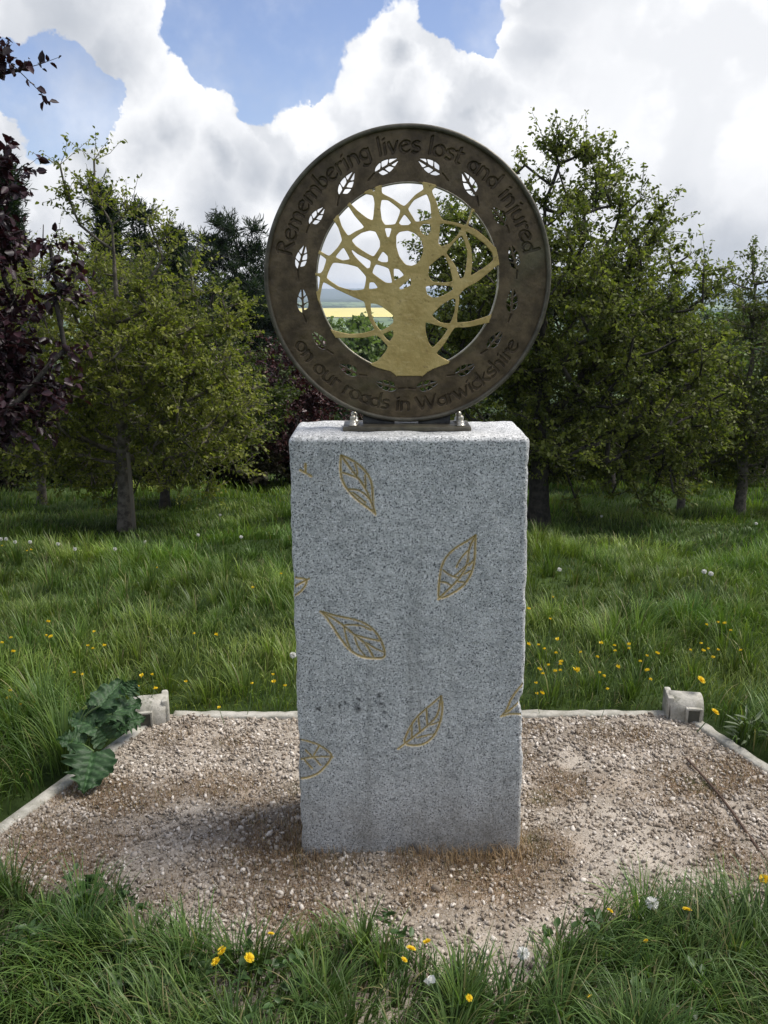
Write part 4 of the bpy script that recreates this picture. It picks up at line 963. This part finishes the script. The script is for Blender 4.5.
make_tree('hawthorn_tree', 'darker tree filling the gap behind the middle of the bushy tree', 'tree', gnd(610, 11.5), at(605, 300, 11.5), .07,
  [bl(600, 330, 11.5, 95, 60, 90), bl(520, 350, 11.5, 60, 60, 80), bl(660, 370, 11.5, 70, 60, 80)], 200, 5, 10, .06, DGREEN, 19, 'broadleaf trees round the meadow', twig_len=.32, bark=M_BARKD)
YS = 9.4
make_tree('ash_tree', 'thin grey-green tree with an airy crown at the right edge of the photo', 'tree', gnd(742, YS), at(755, 290, YS), .06,
  [bl(760, 330, YS, 50, 60, 60), bl(750, 420, YS, 60, 60, 70), bl(800, 300, YS, 60, 60, 60), bl(755, 275, YS, 20, 22, 25, .5), bl(800, 420, YS, 70, 80, 70)], 190, 5, 9, .045, MID, 13, 'broadleaf trees round the meadow', twig_len=.25)
make_tree('sapling', 'slim sapling with a thin trunk between the bushy tree and the ash', 'tree', gnd(683, 9.6), at(690, 360, 9.6), .045,
  [bl(690, 400, 9.6, 55, 55, 50), bl(720, 445, 9.6, 45, 40, 50), bl(690, 340, 9.8, 35, 30, 35, .6)], 110, 5, 9, .045, OLIVE, 14, 'broadleaf trees round the meadow', twig_len=.25)
make_tree('field_maple', 'small dark trunked tree just behind the staked tree at left', 'tree', gnd(163, 9.6), at(175, 350, 9.6), .055,
  [bl(190, 400, 9.8, 80, 60, 80), bl(100, 420, 9.8, 80, 60, 80), bl(245, 400, 10, 50, 60, 60), bl(170, 310, 10.2, 70, 50, 60, .8)], 230, 5, 10, .05, ((.03, .05, .012), (.085, .105, .026)), 15, 'broadleaf trees round the meadow', bark=M_BARKD)
make_tree('olive_shrub', 'fine-leaved olive shrub standing behind the copper beech', 'shrub', gnd(40, 10.5), at(40, 270, 10.5), .05,
  [bl(50, 290, 10.5, 60, 50, 70), bl(30, 380, 10.5, 90, 70, 80), bl(100, 280, 10.6, 40, 50, 50), bl(-30, 330, 10.5, 70, 80, 80)], 230, 5, 10, .045, OLIVE, 16, 'shrubs behind the left trees')
# copper beech reaching in from the left
YC = 6.0
make_tree('copper_beech', 'purple-leaved copper beech reaching in from the left edge', 'tree', gnd(-190, YC), at(-190, 60, YC), .13,
  [bl(-42, 215, YC, 66, 42, 70), bl(0, 250, YC, 38, 26, 40), bl(-30, 330, YC, 58, 50, 60), bl(8, 350, YC, 32, 36, 40), bl(5, 400, YC, 55, 32, 50, 1.4), bl(-150, 200, YC, 110, 150, 110), bl(-100, 350, YC, 90, 70, 90)], 330, 5, 9, .062, ((.012, .006, .008), (.05, .022, .03)), 17, mat=M_COPPER, bark=M_BARKD, aspect=.62, twig_len=.24, up=.25,
  extra=[at(x_, y_, YC) for x_, y_ in ((-40, 74), (-10, 66), (18, 70), (0, 170), (10, 180), (50, 245), (55, 300), (65, 350), (60, 290))])
make_tree('purple_plum', 'dusky red-brown tree glimpsed between the left trees and the plinth', 'tree', gnd(262, 13), at(262, 360, 13), .06,
  [bl(262, 390, 13, 42, 50, 50), bl(285, 420, 13, 40, 50, 50), bl(300, 370, 13.3, 30, 45, 40), bl(330, 420, 13.3, 40, 40, 40)], 170, 5, 11, .06, ((.035, .014, .016), (.10, .045, .042)), 18, mat=M_COPPER, bark=M_BARKD, up=.4)
# conifers further down the slope
def pine(px, ytop, Y_, wpx, seed, label, name='pine_tree', flat=1.0, cone=False):
    b0_ = gnd(px, Y_); t0 = at(px, ytop + 4, Y_); s_ = Y_ / F; Hh = t0[2] - b0_[2]
    L = []; rg = np.random.default_rng(seed)
    for i in range(9):
        f = i / 8; z_ = b0_[2] + Hh * (.30 + .67 * f)
        ww = wpx * s_ * ((1.05 - f) if cone else (.75 + .35 * math.sin(f * 2.6) - .62 * f ** 3)) * .5 * rg.uniform(.8, 1.2)
        L.append((np.array([b0_[0] + rg.normal(0, .12) * ww, Y_, z_]), (max(ww, .22), max(ww, .22), Hh * .06), (1 / (max(ww, .22) + .25)) ** 1.6 if cone else 1.0))
    return make_tree(name, label, 'conifer', b0_, t0 - np.array([0, 0, (.17 if cone else .07) * Hh]), Hh * .012, L, 250, 6, 15, .012 * Hh + .13, ((.008, .018, .009), (.030, .048, .022)), seed, 'conifers beyond the meadow', bark=M_BARKD, twig_len=.035 * Hh + .12, up=.35, needle=True)
pine(236, 205, 34, 100, 21, 'dark round-topped pine standing against the clouds left of the disc')
pine(190, 228, 30, 46, 22, 'pointed conifer between the pine and the staked tree', 'fir_tree', cone=True)
pine(160, 208, 30, 60, 23, 'tall dark conifer behind the top of the staked tree', 'fir_tree', cone=True)
pine(128, 190, 26, 60, 24, 'broad dark conifer behind the upright shoots of the staked tree', 'fir_tree', cone=True)
pine(38, 168, 22, 46, 25, 'spire-topped conifer rising above the copper beech foliage', 'fir_tree', cone=True)
pine(8, 160, 20, 60, 26, 'dark conifer at the left edge above the copper beech', 'fir_tree', cone=True)
pine(262, 285, 32, 60, 27, 'low dark conifer just left of the disc rim', 'fir_tree')
# shrub belt behind the meadow
belt = [(-20, 12, 400, 90), (70, 12.5, 410, 80), (150, 13, 415, 80), (215, 12.5, 420, 70), (290, 13.5, 425, 70), (380, 14, 420, 80), (450, 13, 415, 70), (520, 12.5, 405, 80), (590, 13.5, 400, 80), (655, 13, 400, 70), (715, 13.5, 385, 60), (790, 12.5, 380, 80)]
words = ['at the left edge under the copper beech', 'left of the staked trunk', 'right of the staked trunk', 'under the red-brown tree', 'immediately left behind the plinth', 'hidden behind the plinth and below the gilded tree trunk', 'behind the plinth under the disc', 'right behind the dark trunk of the bushy tree', 'under the middle of the bushy tree', 'behind the thin sapling', 'between sapling and ash', 'beyond the ash at the right edge']
for i, (px, Y_, yt, wp) in enumerate(belt):
    b0_ = gnd(px, Y_); s_ = Y_ / F; t0 = at(px, yt, Y_); hh = t0[2] - b0_[2]
    L = [(np.array([b0_[0], Y_, b0_[2] + hh * .62]), (wp * s_ * .62, .7, hh * .38), 1), (np.array([b0_[0] + .3, Y_, b0_[2] + hh * .3]), (wp * s_ * .6, .6, hh * .3), 1)]
    make_tree('shrub', 'shadowy dark shrub ' + words[i], 'shrub', b0_, t0 - np.array([0, 0, .3 * hh]), .03, L, 90, 5, 11, .07, ((.014, .024, .009), (.05, .062, .022)) if i % 3 else ((.03, .026, .016), (.065, .06, .035)), 40 + i, 'shrubs behind the meadow', bark=M_BARKD, twig_len=.3)
# distant trees down the slope, seen through the gilded tree and between the crowns
rg = random.Random(4)
dist = [(318, 55, 328), (345, 62, 322), (372, 70, 319), (398, 66, 333), (335, 95, 315), (360, 110, 314), (385, 120, 315), (410, 100, 320), (430, 75, 326), (300, 60, 330), (275, 52, 318), (470, 85, 322), (655, 70, 318), (690, 62, 325), (722, 75, 312), (705, 110, 304), (745, 90, 305), (670, 120, 303)]
dw = ['nearest at the left inside the disc opening', 'second along the lower left of the disc opening', 'beside the left of the gilded trunk', 'hidden mostly by the gilded trunk', 'at the left just under the yellow field', 'under the middle of the yellow field', 'under the right end of the yellow field', 'behind the gilded trunk on the far row', 'right of the gilded trunk low down', 'behind the left part of the bronze ring', 'peeping out left of the bronze ring', 'behind the right part of the disc opening',
      'low behind the bushy tree', 'in the gap right of the bushy tree', 'left of the ash crown', 'far off in the gap under the blue hills', 'far off behind the ash', 'far off behind the bushy tree']
for i, (px, Y_, yt) in enumerate(dist):
    b0_ = gnd(px, Y_); t0 = at(px, yt, Y_); hh = max(t0[2] - b0_[2], 3); t0[2] = b0_[2] + hh; wdt = hh * rg.uniform(.38, .5)
    L = [(b0_ + np.array([0, 0, hh * .62]), (wdt, wdt, hh * .36), 1), (b0_ + np.array([wdt * .5, 0, hh * .42]), (wdt * .7, wdt * .7, hh * .3), 1), (b0_ + np.array([-wdt * .6, 0, hh * .45]), (wdt * .6, wdt * .6, hh * .28), 1)]
    make_tree('distant_tree', 'distant green tree ' + dw[i], 'tree', b0_, t0 - np.array([0, 0, hh * .25]), .18, L, 70, 5, 9, .42, ((.06, .095, .03), (.17, .23, .075)) if i % 2 else ((.07, .11, .04), (.20, .26, .10)), 70 + i, 'trees down the slope', twig_len=1.0, aspect=.7)
# stake
p = gnd(131.5, YL - .12); V, Fc = box_vf(0, 0, .36, .032, .032, .86, .004)
o = mesh('tree_stake', V, Fc, M_STAKE); o.location = p; tag(o, 'short square wooden stake beside the trunk of the olive green tree', 'stake')

# ------------------------------------------------------------------ burdock with big leaves
def big_leaf(base, tip, width, up_, rng, curl=.25):
    base = np.array(base); tip = np.array(tip); D = tip - base; L = np.linalg.norm(D); D = D / L; up_ = np.array(up_, float); A = np.cross(D, up_); A /= np.linalg.norm(A); Nn = np.cross(A, D)
    nu_, nv_ = 34, 27; V = []; ph = rng.random() * 6
    for i in range(nu_):
        s_ = i / (nu_ - 1); hw = width * (math.sin(math.pi * min(1, s_ * .93 + .07) ** .62) ** .75) * .5 + .001
        for j in range(nv_):
            t_ = (j / (nv_ - 1) - .5) * 2; ruff = abs(t_) ** 2 * width * (.08 * math.sin(s_ * 19 + ph + t_ * 2) + .04 * math.sin(s_ * 43 + ph)); hw *= 1 + .05 * math.sin(s_ * 37 + ph) * (abs(t_) > .8)
            vv = abs(((s_ * 6.5 - abs(t_) * 1.6) % 1) - .5) * 2; vein = -.035 * width * (vv < .25) * (abs(t_) < .9) - .06 * width * max(0, 1 - abs(t_) * 9)
            back = -.10 * L * abs(t_) * (1 - s_) ** 4
            V.append(base + D * (s_ * L + back) + A * hw * t_ + Nn * (abs(t_) * width * .10 + ruff + vein - curl * L * s_ ** 2 * .5))
    return np.array(V), grid_faces(nu_, nv_)
rg = np.random.default_rng(9)
bx = on_z(95, 760); root = empty('burdock_plant', (bx[0] - .12, bx[1] + .02, 0), 'burdock with huge dark green leaves leaning over the left kerb', 'plant')
bo = np.array([bx[0] - .12, bx[1] + .02, 0])
specs = [(on_z(108, 740, .08), on_z(96, 722, .16), .10, (.3, -.7, .5)), (on_z(118, 725, .08), on_z(146, 716, .08), .08, (.2, -.6, .8)), (on_z(84, 745, .10), on_z(58, 738, .15), .09, (.1, -.5, .8)), (on_z(94, 752, .10), on_z(84, 792, .03), .150, (.35, -.5, .8)), (on_z(104, 715, .16), on_z(142, 700, .15), .11, (0, -.6, .8)), (on_z(100, 706, .20), on_z(122, 678, .25), .10, (-.2, -.9, .3)), (on_z(112, 714, .17), on_z(86, 700, .20), .085, (0, -.7, .7)),
         (on_z(126, 694, .20), on_z(136, 680, .24), .07, (.4, -.9, .2)), (on_z(98, 728, .14), on_z(66, 712, .17), .09, (0, -.4, .9)), (on_z(110, 722, .13), on_z(128, 722, .10), .09, (0, -.5, .8))]
for b1_, t1_, wd5, up5 in specs:
    V, Fc = big_leaf(b1_ - bo, t1_ - bo, wd5, up5, rg)
    tn = fbm(V[:, 0] * 40, V[:, 1] * 40 + V[:, 2] * 30, 3)[:, None]
    ss = np.repeat(np.linspace(0, 1, 34), 27); t2 = np.tile(np.linspace(-1, 1, 27), 34); vn = ((np.abs(((ss * 6.5 - np.abs(t2) * 1.6) % 1) - .5) * 2 < .22) | (np.abs(t2) < .08))[:, None]
    lf = mesh('leaf', V, Fc, M_DOCK, root, col=np.array([.032, .068, .026]) * (.7 + .6 * tn) * (1 + .7 * vn), smooth=True)
    q = b1_ - bo; s_ = np.linspace(0, 1, 7)[:, None]; pts = q * s_ + np.array([0, 0, .04]) * np.sin(s_ * np.pi); Vs, Fs = tube(pts, np.linspace(.006, .0035, 7), 6)
    mesh('leaf_stalk', Vs, Fs, M_STEM, root, smooth=True)

# thistle-like pale weed at the right edge
p0 = on_z(752, 752); root = empty('pale_weed', (p0[0], p0[1] + .05, 0), 'pale narrow-leaved weed growing over the right kerb', 'plant')
bg = Bag(); r2 = np.random.default_rng(3)
for i in range(38):
    a = r2.uniform(0, 6.28); h0 = r2.uniform(.02, .11); P0 = np.array([[math.cos(a) * .05 * r2.random(), math.sin(a) * .05 * r2.random(), h0]])
    D0 = np.array([[math.cos(a), math.sin(a), r2.uniform(.1, .9)]]); V, Fc = leaf_quads(P0, D0, np.array([r2.uniform(.03, .065)]), r2, aspect=.18); bg.add(V, Fc, np.array([.19, .23, .14]) * r2.uniform(.7, 1.2))
bg.build('leaves', M_DOCK, root)
V, Fc = tube([(0, 0, 0), (.004, 0, .05), (0, .004, .12)], [.004, .003, .002], 5); mesh('stem', V, Fc, M_STEM, root)

# ------------------------------------------------------------------ flowers
def ray_ground(px, py, h):
    d = dirpx(px, py); o_ = np.array([0, 0, CAM_H]); tt = np.linspace(.8, 25, 3000); P = o_ + d * tt[:, None]
    g_ = ground_z(P[:, 0], P[:, 1]) + h; k_ = np.argmax(P[:, 2] < g_); return P[k_]
def flower_head(kind, r, seed=0):
    rg = np.random.default_rng(seed); bg = Bag()
    if kind == 'clock':
        n = 150; d = rg.normal(size=(n, 3)); d /= np.linalg.norm(d, axis=1)[:, None]; V, Fc = leaf_quads(d * r * .25, d, np.full(n, r * .8), rg, aspect=.28, droop=0); bg.add(V, Fc)
    elif kind == 'cup':
        n = 5; a = np.linspace(0, 2 * np.pi, n, endpoint=False); d = np.stack([np.cos(a), np.sin(a), np.full(n, .75)], 1); V, Fc = leaf_quads(np.zeros((n, 3)), d, np.full(n, r * 1.25), rg, aspect=.95, droop=-.2, fold=.3); bg.add(V, Fc)
    else:
        for ring_, (el, ln) in enumerate(((.12, 1), (.45, .9), (.9, .7), (1.6, .45))):
            n = (26, 22, 16, 10)[ring_]; a = np.linspace(0, 2 * np.pi, n, endpoint=False) + ring_ * .1; d = np.stack([np.cos(a), np.sin(a), np.full(n, el)], 1)
            V, Fc = leaf_quads(np.zeros((n, 3)), d, np.full(n, r * ln), rg, aspect=.26, droop=-.05); bg.add(V, Fc)
    return bg
protos = {}
def flower(kind, pos, r, label, cat, group, name, stem=.12, tilt=(0, 0)):
    key = (kind, r)
    root = empty(name, tuple(pos), label, cat, group); root.rotation_euler = (tilt[0], tilt[1], (pos[0] * 37) % 6.28)
    if key not in protos:
        mt_ = M_WHITE if kind in ('clock', 'white') else M_YEL
        hd = flower_head('cup' if kind == 'white' else kind, r).build('flower_head', mt_, root)
        V, Fc = tube([(0, 0, -.13), (.006, 0, -.08), (.002, 0, -.03), (0, 0, 0)], [.0022, .002, .0018, .0016] if r > .012 else [.0012] * 4, 5); st = mesh('stem', V, Fc, M_STEM, root)
        protos[key] = (hd, st)
    else:
        for q in protos[key]:
            c = q.copy(); C.objects.link(c); c.parent = root
yl = [(48, 622), (94, 632), (46, 636), (51, 637), (11, 638), (2, 643), (13, 652), (88, 646), (93, 649), (104, 646), (74, 673), (82, 675), (142, 676), (152, 675), (138, 687), (155, 689), (186, 682), (10, 691), (9, 698), (20, 705), (34, 703), (42, 696), (219, 708), (194, 634), (216, 635), (252, 684), (273, 675), (274, 682), (285, 686), (157, 568), (253, 588), (281, 574), (27, 551), (31, 550), (2, 546)]
yr = [(55, 355), (128, 320), (120, 385), (55, 460), (84, 462), (102, 474), (142, 446), (137, 486), (210, 484), (272, 457), (311, 464), (313, 480), (355, 461), (354, 473), (260, 498), (153, 513), (150, 520), (114, 522), (135, 541), (150, 538), (98, 548), (87, 535), (267, 545), (280, 555), (321, 527), (388, 511), (408, 495), (409, 538), (290, 594), (77, 576), (95, 606), (80, 607), (418, 565), (438, 487), (569, 458), (537, 478), (575, 480), (590, 474), (619, 477), (605, 500), (585, 402), (619, 395), (640, 398), (657, 419), (686, 478)]
yr = [(510 + a / 2.977, 490 + b_ / 2.977) for a, b_ in yr]
for lst, side in ((yl, 'left'), (yr, 'right')):
    for i, (px, py) in enumerate(lst):
        flower('cup', ray_ground(px, py, .13 if py < 690 else .075), .0072 if i % 3 else .0098, 'small yellow buttercup in the meadow grass %s of the plinth' % side, 'flower', 'buttercups %s of the plinth' % side, 'buttercup', tilt=(-.5 + .3 * (i % 3), .2))
flower('cup', ray_ground(576, 671, .14), .016, 'largest buttercup in the right meadow, behind the back kerb', 'flower', None, 'buttercup')
flower('dandelion', ray_ground(701, 680, .15), .019, 'yellow dandelion standing above the right corner block', 'flower', None, 'dandelion', tilt=(.6, 0))
flower('dandelion', ray_ground(715, 712, .10), .017, 'yellow dandelion in the grass just right of the right corner block', 'flower', None, 'dandelion', tilt=(.5, .2))
wl = [(1, 539), (6, 539), (15, 542), (30, 542), (58, 544), (75, 549), (145, 542), (115, 549), (198, 535), (241, 537), (220, 515), (293, 655)]
wr = [(510 + a / 2.977, 490 + b_ / 2.977) for a, b_ in ((578, 243), (598, 249), (147, 237), (273, 78), (733, 100))]
for lst, side in ((wl, 'left'), (wr, 'right')):
    for px, py in lst: flower('clock', ray_ground(px, py, .14), .0145, 'white dandelion clock in the far meadow %s of the plinth' % side, 'flower', 'dandelion clocks %s of the plinth' % side, 'dandelion_clock')
fg = [((222, 951), .013, 'yellow dandelion, top one of the small cluster in the near grass at left'), ((216, 962), .013, 'yellow dandelion, lower left one of the cluster in the near grass at left'), ((249, 958), .014, 'yellow dandelion on the right of the cluster in the near grass at left'), ((271, 934), .009, 'small dull yellow flower at the gravel edge in front of the plinth left side'),
      ((411, 949), .013, 'brighter yellow dandelion below the plinth, at the edge of the bare soil'), ((427, 942), .012, 'yellow dandelion nearest the bare soil below the plinth'), ((404, 960), .009, 'small yellow flower lowest of the trio below the plinth'), ((610, 911), .009, 'small yellow flower at the gravel edge in the near grass right of the bare soil'),
      ((687, 910), .013, 'yellow dandelion right of the white clock in the near grass'), ((764, 879), .015, 'large yellow dandelion at the right edge of the near grass'), ((590, 997), .008, 'tiny yellow flower deep in the near grass at bottom right'), ((469, 998), .009, 'orange-yellow flower deep in the near grass below the bare soil'), ((646, 941), .007, 'tiny orange bud in the near grass at right')]
for (px, py), r, lab in fg: flower('dandelion', on_z(px, py, .115), r, lab, 'flower', 'yellow flowers in the near grass', 'dandelion', tilt=(.5, .1))
flower('clock', on_z(523, 953, .135), .015, 'white dandelion clock at the edge of the bare soil below the plinth', 'flower', None, 'dandelion_clock')
flower('clock', on_z(652, 903, .135), .016, 'white dandelion clock in the near grass at the gravel edge on the right', 'flower', None, 'dandelion_clock')
flower('white', on_z(431, 984, .085), .016, 'white flower in the near grass at bottom centre', 'flower', None, 'white_flower', tilt=(.8, 0))
